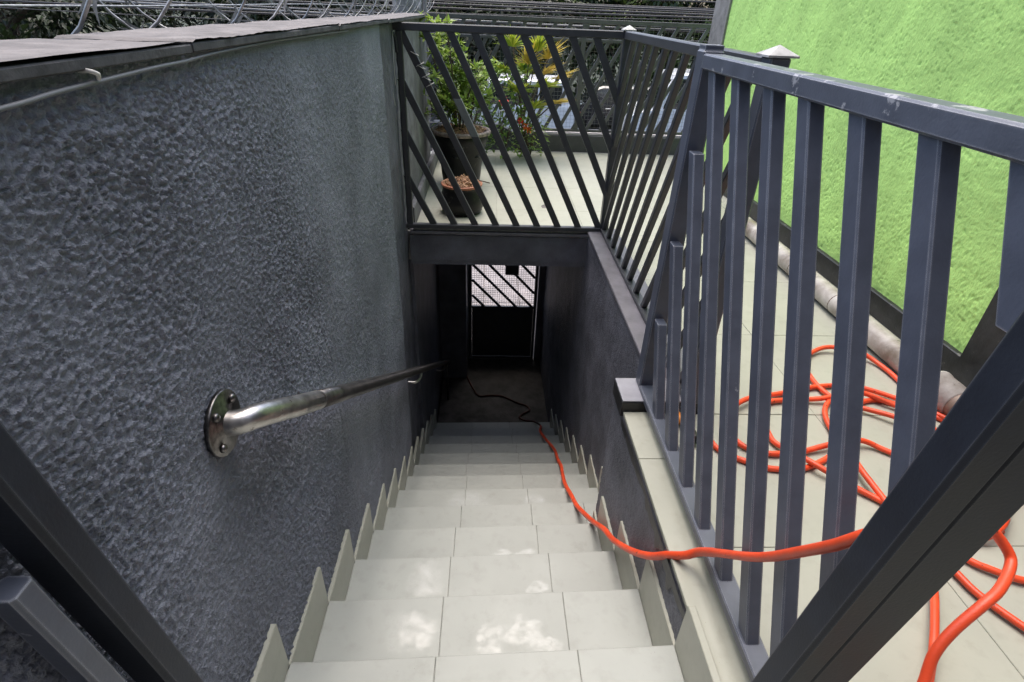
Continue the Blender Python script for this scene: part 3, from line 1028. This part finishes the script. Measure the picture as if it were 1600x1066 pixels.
# ------------------------------------------------------------------ hose
HR = .0096
FLOOR_RUNS = [
    [(0.768, 1.409), (0.779, 1.358), (0.814, 1.318), (0.888, 1.277), (0.933, 1.26), (1.02, 1.26), (1.103, 1.293), (1.17, 1.335), (1.237, 1.399), (1.321, 1.514), (1.411, 1.602), (1.492, 1.63), (1.546, 1.615), (1.641, 1.554), (1.70, 1.485), (1.72, 1.396), (1.70, 1.271)],
    [(1.70, 1.43), (1.68, 1.52), (1.64, 1.584), (1.567, 1.648), (1.467, 1.713), (1.366, 1.72), (1.247, 1.697), (1.126, 1.658), (1.007, 1.62), (0.912, 1.561), (0.855, 1.491), (0.852, 1.416), (0.872, 1.365), (0.92, 1.337), (0.964, 1.328), (1.046, 1.335), (1.142, 1.357), (1.249, 1.377), (1.311, 1.377), (1.354, 1.349), (1.428, 1.279), (1.49, 1.173), (1.502, 1.084), (1.484, 1.006)],
    [(1.515, 0.839), (1.42, 0.851), (1.359, 0.88), (1.309, 0.926), (1.259, 1.048), (1.199, 1.126), (1.134, 1.191), (1.074, 1.246), (1.031, 1.304), (0.99, 1.375), (0.987, 1.424), (1.002, 1.518), (1.033, 1.578), (1.083, 1.613), (1.2, 1.623), (1.301, 1.624), (1.432, 1.654), (1.533, 1.595), (1.614, 1.517)],
    [(1.56, 1.36), (1.62, 1.50), (1.662, 1.64), (1.672, 1.76), (1.668, 1.85), (1.648, 1.906), (1.605, 1.945), (1.5, 1.989), (1.405, 1.951), (1.334, 1.865), (1.316, 1.781), (1.315, 1.69), (1.337, 1.62), (1.39, 1.582), (1.477, 1.515), (1.55, 1.438), (1.58, 1.379), (1.608, 1.271), (1.673, 1.146), (1.716, 1.012)],
    [(1.394, 1.682), (1.291, 1.6), (1.24, 1.52), (1.217, 1.409), (1.211, 1.311), (1.197, 1.221), (1.204, 1.134), (1.216, 1.014), (1.247, 0.885), (1.262, 0.814), (1.308, 0.723), (1.373, 0.623)],
    [(1.848, 1.242), (1.689, 1.165), (1.597, 1.113), (1.547, 1.069), (1.484, 1.013), (1.409, 0.98), (1.36, 1.002), (1.323, 1.084)],
    [(1.273, 0.949), (1.178, 0.861), (1.116, 0.781), (1.031, 0.668), (0.982, 0.607), (0.907, 0.516), (.85, .40), (.80, .2)]]
vv, ff = [], []
for ri, run in enumerate(FLOOR_RUNS):
    pts = catmull([(x, y, HR + .001) for x, y in run], 7)
    # later runs ride over earlier ones
    lift = [(.010 + .008 * math.sin(i * .21 + ri * 1.7)) * (0 if ri == 0 else 1) * (.5 + .5 * math.sin(i * .11 + ri)) for i in range(len(pts))]
    pts = [Vector((p.x, p.y, p.z + max(0, l) + .0012 * ri)) for p, l in zip(pts, lift)]
    tube_data(pts, HR, 12, vv, ff)
main = [(-.24, 5.2, -2.366), (-0.19, 5.06, -2.366), (-0.132, 4.891, -2.366), (-0.066, 4.77, -2.366), (0.052, 4.783, -2.366), (0.184, 4.767, -2.366), (0.337, 4.657, -2.366),
        (0.437, 4.603, -2.366), (0.463, 4.527, -2.366), (0.392, 4.467, -2.366), (0.356, 4.4, -2.36), (.40, 4.28, -2.30), (.48, 4.15, -2.205),
        (0.515, 3.90, -2.05), (0.480, 3.66, -1.90), (0.499, 3.45, -1.80), (0.525, 3.10, -1.598), (0.509, 2.818, -1.430),
        (0.505, 2.631, -1.32), (0.482, 2.442, -1.20), (0.461, 2.217, -1.057), (0.457, 2.025, -0.930), (0.454, 1.873, -0.835), (0.462, 1.752, -0.752),
        (.470, 1.60, -.635), (0.472, 1.433, -0.485), (0.474, 1.311, -0.396), (0.478, 1.138, -0.232), (0.486, 1.019, -0.10), (0.502, 0.955, -0.012),
        (0.528, 0.915, 0.04), (0.550, 0.893, 0.082), (0.556, 0.833, 0.157), (0.557, 0.731, 0.278), (0.557, 0.669, 0.36), (0.557, 0.619, 0.437), (0.557, 0.555, 0.539),
        (0.566, 0.512, 0.620), (.605, .515, .600), (0.767, 0.599, 0.536), (0.91, 0.666, 0.461), (0.974, 0.675, 0.427), (1.007, 0.65, 0.39), (0.994, 0.625, 0.376), (0.948, 0.589, 0.367), (0.908, 0.569, 0.354), (0.854, 0.546, 0.314), (0.82, 0.525, 0.276), (0.801, 0.498, 0.233), (0.774, 0.459, 0.17), (.775, .40, .09), (.78, .33, .035), (.79, .25, .014), (.80, .2, HR + .003)]
mp = catmull(main, 6)
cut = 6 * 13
tube_data(mp[cut:], [HR + .0015 if i < 6 * 19 else HR for i in range(len(mp) - cut)], 14, vv, ff)
ho = thing('hose', (1.2, 1.4, 0), 'orange red hose coiled on the terrace tiles and trailing down the steps', 'hose')
obj('hose_run', mesh('hose_run', vv, ff, True), m_hose, ho)
dirty = mat('shaded grimy hose end', (.060, .016, .010), .6, .4, 9, .0004, 220)  # landing's shade, with some grime, put into the lower hose's colour
tube('shaded_end', mp[:cut + 1], HR, dirty, ho, 12)['label'] = 'lower end of the hose on the bottom landing, darkened for shade and grime'

# nozzle lying by the coping block
nz = thing('hose_nozzle', (.70, 1.48, 0), 'orange and black nozzle lying on tiles behind the near railing bars', 'nozzle')
tube('grip', catmull([(.712, 1.385, .020), (.708, 1.42, .023), (.705, 1.46, .024)], 5), .018, m_rubber, nz, 14)
tube('barrel', catmull([(.705, 1.455, .024), (.700, 1.49, .024), (.692, 1.535, .022)], 5), .015, m_rubber, nz, 14)
tube('body', [(.6895, 1.47, .024), (.688, 1.495, .026), (.686, 1.53, .026), (.684, 1.545, .022)], [.010, .014, .014, .008], m_orangep, nz, 12)
tube('tail', catmull([(.712, 1.39, .02), (.722, 1.36, .016), (.742, 1.38, .012), (.766, 1.41, .011)], 5), .005, m_rubber, nz, 8)

# ------------------------------------------------------------------ pots and plants


def chips(name, c, r, n, m, parent, s=.012):
    v, f = [], []
    for i in range(n):
        a, q = random.uniform(0, 6.283), math.sqrt(random.random()) * r
        p = Vector((c[0] + q * math.cos(a), c[1] + q * math.sin(a), c[2] + random.uniform(0, .012) + .02 * (1 - (q / r) ** 2)))
        d = Vector((random.gauss(0, 1), random.gauss(0, 1), random.gauss(0, .4))).normalized()
        e = d.orthogonal().normalized()
        k = len(v)
        l, wd = random.uniform(.6, 2.2) * s, random.uniform(.2, .5) * s
        v += [tuple(p - d * l - e * wd), tuple(p + d * l - e * wd), tuple(p + d * l + e * wd), tuple(p - d * l + e * wd), tuple(p + d.cross(e) * wd)]
        f += [(k, k + 1, k + 4), (k + 1, k + 2, k + 4), (k + 2, k + 3, k + 4), (k + 3, k, k + 4)]
    return obj(name, mesh(name, v, f), m, parent, kind='stuff')


bp_c = (-.222, 4.56, 0)
p1 = thing('plant_pot', bp_c, 'large black pot with flared rim holding the leafy shrub', 'pot', 'pots on the terrace')
lathe('pot_body', [(.135, .002), (.150, .02), (.158, .07), (.165, .14), (.178, .20), (.192, .28), (.205, .33), (.215, .345), (.215, .40)], bp_c, m_pot, p1, 36)
lathe('rim', [(.216, .385), (.236, .39), (.240, .405), (.236, .415), (.212, .418), (.205, .40)], bp_c, m_rim, p1, 36)
for a in range(6):
    t = a * 1.047 + .3
    lathe('relief_boss', [(.028, 0), (.026, .008), (.018, .015), (.006, .018)], (bp_c[0] + .168 * math.cos(t), bp_c[1] + .168 * math.sin(t) - .004, .23), m_pot, p1, 10, 'z')
lathe('soil', [(.206, .395), (.15, .405), (.05, .412), (.005, .413)], bp_c, m_soil, p1, 30)
chips('mulch', (bp_c[0], bp_c[1], .402), .195, 420, m_chip, p1)

sp_c = (-.183, 3.80, 0)
p2 = thing('plant_pot', sp_c, 'small black pot with wood chips and an orange rim near the front railing', 'pot', 'pots on the terrace')
lathe('pot_body', [(.118, .002), (.135, .012), (.150, .05), (.152, .09), (.143, .13), (.132, .16), (.134, .185), (.138, .197)], sp_c, m_pot, p2, 36)
lathe('rim', [(.137, .188), (.142, .193), (.143, .203), (.134, .206), (.128, .198)], sp_c, m_terr, p2, 36)
lathe('soil', [(.130, .192), (.08, .202), (.004, .206)], sp_c, m_soil, p2, 30)
chips('wood_chips', (sp_c[0], sp_c[1], .197), .118, 330, m_chip, p2, .013)
tube('twig', catmull([(-.10, 3.84, .215), (-.045, 3.84, .208), (.01, 3.83, .198)], 4), .004, m_bark, p2, 6)

# shrub growing in the large pot
sh = thing('shrub', (bp_c[0], bp_c[1], .40), 'leafy green shrub with thin stems growing in the large black pot', 'plant')
vv, ff = [], []
lc, ld, ls, lt = [], [], [], []
tips = []
for i in range(17):
    a = random.uniform(0, 6.283)
    r0 = random.uniform(.01, .09)
    base = Vector((bp_c[0] + r0 * math.cos(a), bp_c[1] + r0 * math.sin(a), .40))
    h = random.uniform(.45, .90) if i < 9 else random.uniform(.2, .4)
    spread = random.uniform(.04, .22)
    top = base + Vector((math.cos(a) * spread + (.05 if i % 2 else -.02), math.sin(a) * spread * .8, h))
    mid = base.lerp(top, .5) + Vector((random.gauss(0, .03), random.gauss(0, .03), .02))
    st_ = catmull([base, mid, top], 6)
    tube_data(st_, [.006 - .004 * j / len(st_) for j in range(len(st_))], 6, vv, ff)
    for j in range(9):
        t = random.uniform(.25, 1)
        q = st_[int(t * (len(st_) - 1))]
        a2 = random.uniform(0, 6.283)
        ln = random.uniform(.06, .19)
        e = q + Vector((math.cos(a2) * ln, math.sin(a2) * ln, random.uniform(-.02, .12)))
        tube_data([q, q.lerp(e, .5) + Vector((0, 0, .01)), e], [.0025, .002, .001], 5, vv, ff)
        for kx in range(14):
            tt_ = random.uniform(.35, 1.05)
            c = q.lerp(e, tt_)
            lc.append(c)
            ld.append(Vector((random.gauss(math.cos(a2) * .6, .6), random.gauss(math.sin(a2) * .6, .6), random.gauss(.35, .4))))
            ls.append(random.uniform(.036, .068))
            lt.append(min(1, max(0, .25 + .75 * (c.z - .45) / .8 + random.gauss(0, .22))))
obj('stems', mesh('stems', vv, ff, True), m_bark, sh)
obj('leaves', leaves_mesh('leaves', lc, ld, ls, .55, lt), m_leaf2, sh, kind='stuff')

# planting in front of the fence: palm, hibiscus, ferns
pl = thing('palm', (.33, 5.62, .0), 'yellow green fan palm behind the shrub by the terrace fence', 'plant')
vv, ff = [], []
fr_list = [(.20, -.15, .95, 0), (.34, -.2, .82, 1), (.47, -.28, .64, 0), (.52, -.1, .86, 1), (.33, .05, .72, 0), (.26, -.3, .60, 0), (.58, -.2, .50, 1), (.40, -.25, .46, 0), (.14, -.1, .74, 0), (.50, .0, .72, 1), (.42, -.15, .92, 0), (.62, -.1, .70, 1)]
for (fx, fy, fz, yel) in fr_list:
    c = Vector((fx, 5.62 + fy, fz))
    tube_data(catmull([(.33 + random.gauss(0, .02), 5.62, .02), (.33 + (fx - .33) * .35, 5.62 + fy * .4, fz * .6), tuple(c)], 5), .006, 6, vv, ff)
    out = Vector((fx - .33, fy - .15, random.uniform(.15, .5))).normalized()
    side = out.cross(Vector((0, 0, 1))).normalized()
    cs, ds, ss = [], [], []
    for q in range(24):
        an = math.radians(-82 + 164 * q / 23)
        d = out * math.cos(an) + side * math.sin(an) + Vector((0, 0, random.gauss(.06, .05)))
        cs.append(c)
        ds.append(d)
        ss.append(random.uniform(.18, .27) * (1 - .25 * abs(an) / 1.4))
    obj('frond', leaves_mesh('frond', cs, ds, ss, .11, None, .5), m_palmy if yel else m_palm, pl)
obj('stalks', mesh('stalks', vv, ff, True), m_bark, pl)


def bush(name, c, label, n, rad, hgt, size, m, wid=.5, zlo=.1, group=None):
    t = thing(name, c, label, 'plant', group)
    v, f = [], []
    lc, ld, ls = [], [], []
    for i in range(10):
        a = random.uniform(0, 6.283)
        e = Vector((c[0] + rad[0] * .7 * math.cos(a), c[1] + rad[1] * .7 * math.sin(a), c[2] + hgt * random.uniform(.5, .95)))
        tube_data(catmull([c, Vector(c).lerp(e, .5) + Vector((0, 0, .03)), e], 4), [.006] * 4 + [.003] * 5, 5, v, f)
    for i in range(n):
        a, u = random.uniform(0, 6.283), random.random() ** .5
        hz = random.uniform(zlo, 1)
        sq = math.sqrt(max(.05, 1 - (hz * 1.15 - .45) ** 2))
        lc.append((c[0] + rad[0] * u * sq * math.cos(a), c[1] + rad[1] * u * sq * math.sin(a), c[2] + hz * hgt + random.gauss(0, .02)))
        ld.append((math.cos(a) + random.gauss(0, .5), math.sin(a) + random.gauss(0, .5) - .3, random.gauss(.2, .5)))
        ls.append(random.uniform(.6, 1.3) * size)
    obj('stems', mesh('stems', v, f, True), m_bark, t)
    obj('leaves', leaves_mesh('leaves', lc, ld, ls, wid), m, t, kind='stuff')
    return t


hb = bush('hibiscus', (.14, 5.40, .0), 'dark leaved bush with red flowers between shrub and palm', 760, (.26, .22), .78, .06, m_leaf)
bush('fern', (-.20, 5.35, .0), 'dark green fine leaved bush behind the large pot', 900, (.24, .25), .82, .045, m_leaf, .35)
bush('low_plant', (.40, 5.50, .0), 'low plant with orange blooms at the foot of the fan palm', 260, (.16, .14), .42, .055, m_leaf2, .4)


def bloom(name, c, r, m, parent):
    cs, ds = [], []
    for i in range(6):
        a = i * 1.047
        cs.append(c)
        ds.append((math.cos(a), -.8, math.sin(a)))
    return obj(name, leaves_mesh(name, cs, ds, r, .9, None, .1), m, parent)


bloom('flower', (.125, 5.13, .56), .055, m_flower, hb)
lp = bpy.data.objects['low_plant']
bloom('flower', (.29, 5.33, .37), .045, m_flower, lp)
bloom('flower', (.34, 5.33, .32), .05, m_flowero, lp)
bloom('flower', (.37, 5.34, .29), .045, m_flowero, lp)

# leaf litter and a small stain on the far tiles
for i, (x, y, lab) in enumerate(((-.475, 3.86, 'curled dry leaf on the pale tiles left of the small pot'), (.39, 3.96, 'flat pale brown leaf lying on the far tiles'))):
    s = .03 if i == 0 else .075
    me = leaves_mesh('dry_leaf', [(x, y, .004)], [(.8, -.5, .05)], s, .8, [.5], .2)
    tag(obj('dry_leaf', me, m_rim if i == 0 else m_cope), lab, 'leaf')

# ------------------------------------------------------------------ beyond the terrace: pole, cabinet, cables, razor wire
po = thing('utility_pole', (-.83, 6.55, -2.45), 'grey concrete utility pole standing behind the terrace wall', 'pole')
tube('shaft', [(-.83, 6.55, -2.45), (-.83, 6.55, 1.0), (-.83, 6.55, 7.5)], [.19, .165, .14], m_pole, po, 20)
lathe('band', [(.17, 0), (.176, .002), (.176, .04), (.17, .042)], (-.83, 6.55, 2.2), m_bolt, po, 20)
tube('conduit', [(-.655, 6.48, -2.45), (-.655, 6.48, 6)], .014, m_kerb, po, 8)
cb = thing('meter_cabinet', (-.48, 6.25, .3), 'dark cabinet fixed beside the utility pole behind the plants', 'cabinet')
box('case', -.60, -.37, 6.2, 6.4, .62, 1.12, m_box, cb, .006)
box('door', -.585, -.385, 6.192, 6.199, .64, 1.10, m_box, cb, .002)
box('bracket', -.51, -.47, 6.25, 6.3, .17, .6195, m_metald, cb, .002)

# overhead cables along the street
for i in range(26):
    y = 7.2 + .11 * i + random.uniform(-.05, .05)
    z0 = .98 + .04 * i * .8 + random.uniform(-.05, .05)
    sag = random.uniform(.15, .5)
    za_, zb2 = z0 + random.uniform(.1, .5), z0 + random.uniform(-.25, .15)
    pts = []
    for s in range(25):
        t = s / 24
        pts.append((-26 + 44 * t, y + .4 * math.sin(t * 3 + i), za_ * (1 - t) + zb2 * t + .35 - sag * (4 * t * (1 - t))))
    tube('overhead_cable', pts, random.choice((.005, .007, .009, .012)), m_cablel if i % 4 == 0 else m_cable, None, 6)
    tag(bpy.data.objects[-1] if False else COL.objects[-1], 'one of the overhead cables strung along the street', 'cable', 'overhead cables')

# razor wire coil along the back of the coping
rz = thing('razor_wire', (-.80, 2.0, 1.18), 'coil of galvanised razor wire along the outer side of the left wall', 'razor wire')
vv, ff = [], []
bv, bf = [], []
pitch, rad = .34, .21
pts = []
turns = 24
for i in range(turns * 26):
    a = 2 * math.pi * i / 26
    y = -.6 + pitch * i / 26
    pts.append(Vector((-.855 + rad * math.cos(a) * (1 + .05 * math.sin(i * .07)), y + .09 * math.sin(a * .5), 1.335 + rad * math.sin(a))))
tube_data(pts, .0036, 6, vv, ff)
for i in range(2, len(pts) - 2, 3):
    if i % 6 < 2:
        pass
    t = (pts[i + 1] - pts[i]).normalized()
    p = pts[i]
    n_ = (p - Vector((-.855, p.y, 1.335))).normalized()
    e = t.cross(n_)
    k = len(bv)
    for sgn in (1, -1):
        q = n_ * sgn
        k = len(bv)
        for (l, h) in ((-.036, .018), (-.012, .004), (.012, .004), (.036, .018), (.011, .011), (-.011, .011)):
            bv.append(tuple(p + t * l + q * h))
        bf.append((k, k + 1, k + 2, k + 3, k + 4, k + 5))
obj('coil', mesh('coil', vv, ff, True), m_razor, rz)
obj('barbs', mesh('barbs', bv, bf), m_razor, rz, kind='stuff')
tube('support_wire', [(-.80, -1 + i * .5, 1.225 + .004 * math.sin(i)) for i in range(16)], .002, m_razor, rz, 6)

# ------------------------------------------------------------------ vehicles


def car(name, x, y, z, L_, W_, H_, belt, paint, label, hood=.24, boot=.08, rake=.09):
    """side-on parked vehicle, nose towards -X"""
    t = thing(name, (x, y, z), label, 'car', 'vehicles parked across the street')
    x0, x1 = x - L_ / 2, x + L_ / 2
    g = .22
    wr = H_ * .19

    def loft(nm, secs, m, par):
        """secs: list of outlines (list of (x,z)) paired with y"""
        v, f = [], []
        n = len(secs[0][0])
        for out, yy in secs:
            v += [(a, yy, c) for a, c in out]
        for i in range(len(secs) - 1):
            for j in range(n):
                j2 = (j + 1) % n
                f.append((i * n + j, i * n + j2, (i + 1) * n + j2, (i + 1) * n + j))
        f.append(tuple(range(n - 1, -1, -1)))
        f.append(tuple((len(secs) - 1) * n + j for j in range(n)))
        return obj(nm, mesh(nm, v, f), m, par)
    xf, xr = x0 + L_ * .19, x0 + L_ * .79

    def lower(ins):
        zt = z + belt
        o = [(x0 + .03 + ins, z + g + .12), (x0 + ins, z + g + .28), (x0 + .02 + ins, z + belt - .22), (x0 + .12 + ins, z + belt - .12), (x0 + L_ * hood, zt - .02),
             (x1 - .10, zt), (x1 - ins, z + belt - .25), (x1 - .02 - ins, z + g + .2), (x1 - .08, z + g)]
        for cx in (xr, xf):
            for q in range(7):
                an = math.pi * q / 6
                o.append((cx + wr * 1.12 * math.cos(an), z + g + wr * .9 * math.sin(an)))
        return o
    h = W_ / 2
    body = loft('body', [(lower(.05), y - h), (lower(0), y - h + .06), (lower(0), y + h - .06), (lower(.05), y + h)], paint, t)

    def cab(i):
        return [(x0 + L_ * hood + i * .2, z + belt - .03), (x1 - .1 - L_ * boot * .3, z + belt - .03), (x1 - L_ * boot - .06, z + H_ - .10 - i * .3), (x1 - L_ * boot - .2, z + H_ - i),
                (x0 + L_ * (hood + rake) + .25, z + H_ - i), (x0 + L_ * (hood + rake) + .05, z + H_ - .07 - i)]
    hc = h - .12
    loft('cabin', [(cab(.06), y - hc), (cab(0), y - hc + .10), (cab(0), y + hc - .10), (cab(.06), y + hc)], paint, t)
    # side glass, three panes
    xa, xb2 = x0 + L_ * (hood + rake * .55) + .22, x1 - L_ * boot - .25
    n = 3
    for i in range(n):
        a, c = xa + (xb2 - xa) * i / n + .04, xa + (xb2 - xa) * (i + 1) / n - .02
        lean = .22 if i == 0 else 0
        v = [(a - lean, y - hc - .012, z + belt + .03), (c, y - hc - .012, z + belt + .03), (c, y - hc + .0, z + H_ - .16), (a, y - hc + .0, z + H_ - .16)]
        v += [(p, q + .01, r) for p, q, r in v]
        obj('window', mesh('window', v, [(0, 1, 2, 3), (7, 6, 5, 4), (0, 4, 5, 1), (1, 5, 6, 2), (2, 6, 7, 3), (3, 7, 4, 0)]), m_glass, t)
    a0 = x0 + L_ * hood
    a1 = x0 + L_ * (hood + rake) + .05
    v = [(a0 - .012, y - hc + .12, z + belt + .02), (a0 - .012, y + hc - .12, z + belt + .02), (a1 - .03, y + hc - .16, z + H_ - .13), (a1 - .03, y - hc + .16, z + H_ - .13)]
    v += [(p + .012, q, r) for p, q, r in v]
    obj('windscreen', mesh('windscreen', v, [(0, 1, 2, 3), (7, 6, 5, 4), (0, 4, 5, 1), (1, 5, 6, 2), (2, 6, 7, 3), (3, 7, 4, 0)]), m_glass, t)
    for cx in (xf, xr):
        for sy in (y - h + .02, y + h - .24):
            wh = lathe('wheel', [(wr * .62, 0), (wr * .9, .0), (wr, .03), (wr, .19), (wr * .9, .22), (wr * .5, .22)], (cx, sy, z + wr), m_rubber, t, 24, 'y')
            lathe('rim', [(wr * .12, .0), (wr * .55, .004), (wr * .60, -.012), (wr * .63, .02)], (cx, sy - .002, z + wr), m_chrome, wh, 20, 'y')
    box('bumper', x0 - .03, x0 + .12, y - h + .05, y + h - .05, z + g + .02, z + g + .24, m_rubber if paint is m_carw else paint, t, .02)
    box('bumper', x1 - .12, x1 + .03, y - h + .05, y + h - .05, z + g + .02, z + g + .24, m_rubber if paint is m_carw else paint, t, .02)
    for sy in (y - h + .04, y + h - .30):
        box('headlight', x0 + .0, x0 + .18, sy, sy + .26, z + belt - .36, z + belt - .20, m_lamp, t, .02)
        box('tail_lamp', x1 - .1, x1 - .0, sy, sy + .14, z + belt - .45, z + belt - .12, m_tail, t, .01)
    box('mirror', xa - .15, xa + .05, y - h - .12, y - h + .02, z + belt + .02, z + belt + .16, m_rubber, t, .02)
    box('sill', xf + wr * 1.2, xr - wr * 1.2, y - h - .004, y - h + .05, z + g - .04, z + g + .10, m_rubber, t, .01)
    for hx in (x0 + L_ * .42, x0 + L_ * .62):
        box('door_handle', hx, hx + .2, y - h - .02, y - h + .03, z + belt - .18, z + belt - .14, m_chrome, t, .005)
    return t


car('parked_car', .7, 19.4, -2.585, 4.4, 1.8, 1.95, 1.18, m_cars, 'silver tall car parked across the street behind the fan palm')
car('parked_car', 4.6, 22.4, -2.585, 4.2, 1.75, 1.50, .92, m_cark, 'low black car parked behind the gap between silver car and white van')
car('delivery_van', 7.0, 19.2, -2.585, 5.2, 2.0, 2.3, 1.25, m_carw, 'white van parked across the street seen through the far right railing', .14, .03, .10)
car('parked_car', -4.6, 19.6, -2.585, 4.4, 1.8, 1.6, .95, m_carw, 'white car parked behind the utility pole')

# ------------------------------------------------------------------ street trees


def crown_mesh(seed, n, rx, rz):
    random.seed(seed)
    lobes = []
    for i in range(26):
        a, u = random.uniform(0, 6.283), random.uniform(.2, .8)
        lobes.append((Vector((rx * u * math.cos(a), rx * u * math.sin(a), rz * random.uniform(-.8, .75))), random.uniform(.24, .42) * rx))
    cs, ds, ss, tt = [], [], [], []
    for i in range(n):
        c, r = random.choice(lobes)
        d = Vector((random.gauss(0, 1), random.gauss(0, 1), random.gauss(0, 1))).normalized()
        q = c + d * r * random.uniform(.55, 1.05)
        cs.append(q)
        ds.append(d + Vector((0, 0, -.3)))
        ss.append(random.uniform(.14, .30))
        tt.append(min(1, max(0, .35 + .5 * d.z + random.gauss(0, .2))))
    return leaves_mesh('crown', cs, ds, ss, .6, tt)


crowns = [crown_mesh(s, 7500, 3.3, 3.0) for s in (1, 2, 3)]
for c_ in crowns:
    c_.materials.append(m_tree)
crownl = crown_mesh(9, 5200, 3.2, 2.8)
crownl.materials.append(m_tree2)
random.seed(21)
spots = [(-27, 22, 1.3), (-21.5, 19.5, 1.2), (-17, 24, 1.35), (-13, 17.5, 1.0), (-10.5, 27, 1.35), (-7.0, 23, 1.1), (-3.6, 27.5, 1.3), (-.6, 24.5, 1.0), (2.6, 28, 1.3),
         (5.2, 26.5, 1.05), (8.2, 28.5, 1.3), (11.5, 26.5, 1.1), (15, 29, 1.4)]
tme = None
for i, (x, y, s) in enumerate(spots):
    light = i in (9, 11)
    order = ('leftmost', 'second', 'fourth', 'third', 'fifth', 'sixth', 'seventh', 'eighth', 'ninth', 'tenth', 'eleventh', 'twelfth', 'rightmost')[i]
    lab = 'dark leafy tree, %s of the street trees across the road%s' % (order, '' if i in (0, 12) else ' from the left')
    t = thing('street_tree', (x, y, -2.6), lab, 'tree', 'street trees')
    vv, ff = [], []
    b0 = Vector((x, y, -2.6))
    tube_data(catmull([b0, b0 + Vector((.1, 0, 1.6)), b0 + Vector((-.05, .1, 3.4)), b0 + Vector((.1, 0, 5.2 * s))], 5), [.24 * s * (1 - .045 * j) for j in range(16)], 10, vv, ff)
    for j in range(6):
        a = j * 1.05 + i
        q = b0 + Vector((0, 0, 1.8 + .35 * j))
        tube_data([q, q + Vector((math.cos(a) * .9, math.sin(a) * .9, .7)), q + Vector((math.cos(a) * 2.0, math.sin(a) * 2.0, 1.5))], [.10, .07, .03], 7, vv, ff)
    obj('trunk', mesh('trunk', vv, ff, True), m_bark, t)
    cr = obj('crown', crownl if light else crowns[i % 3], None, t, kind='stuff')
    cr.location = (x, y, -2.6 + 3.3 * s)
    cr.rotation_euler = (0, 0, i * 1.3)
    cr.scale = (s, s, s)

# the wood behind them, one dark mass
random.seed(33)
cs, ds, ss, tt = [], [], [], []
lob = [(Vector((random.uniform(-44, 26), random.uniform(31, 42), random.uniform(-1.5, 6))), random.uniform(1.4, 3.0)) for i in range(110)]
for i in range(15000):
    c, r = random.choice(lob)
    d = Vector((random.gauss(0, 1), random.gauss(0, 1), random.gauss(0, 1))).normalized()
    cs.append(c + d * r * random.uniform(.6, 1.05))
    ds.append(d)
    ss.append(random.uniform(.35, .7))
    tt.append(min(1, max(0, .3 + .4 * d.z + random.gauss(0, .15))))
o = obj('far_wood', leaves_mesh('far_wood', cs, ds, ss, .6, tt), m_tree, kind='stuff')
tag(o, 'dark mass of trees far behind the street', 'wood')
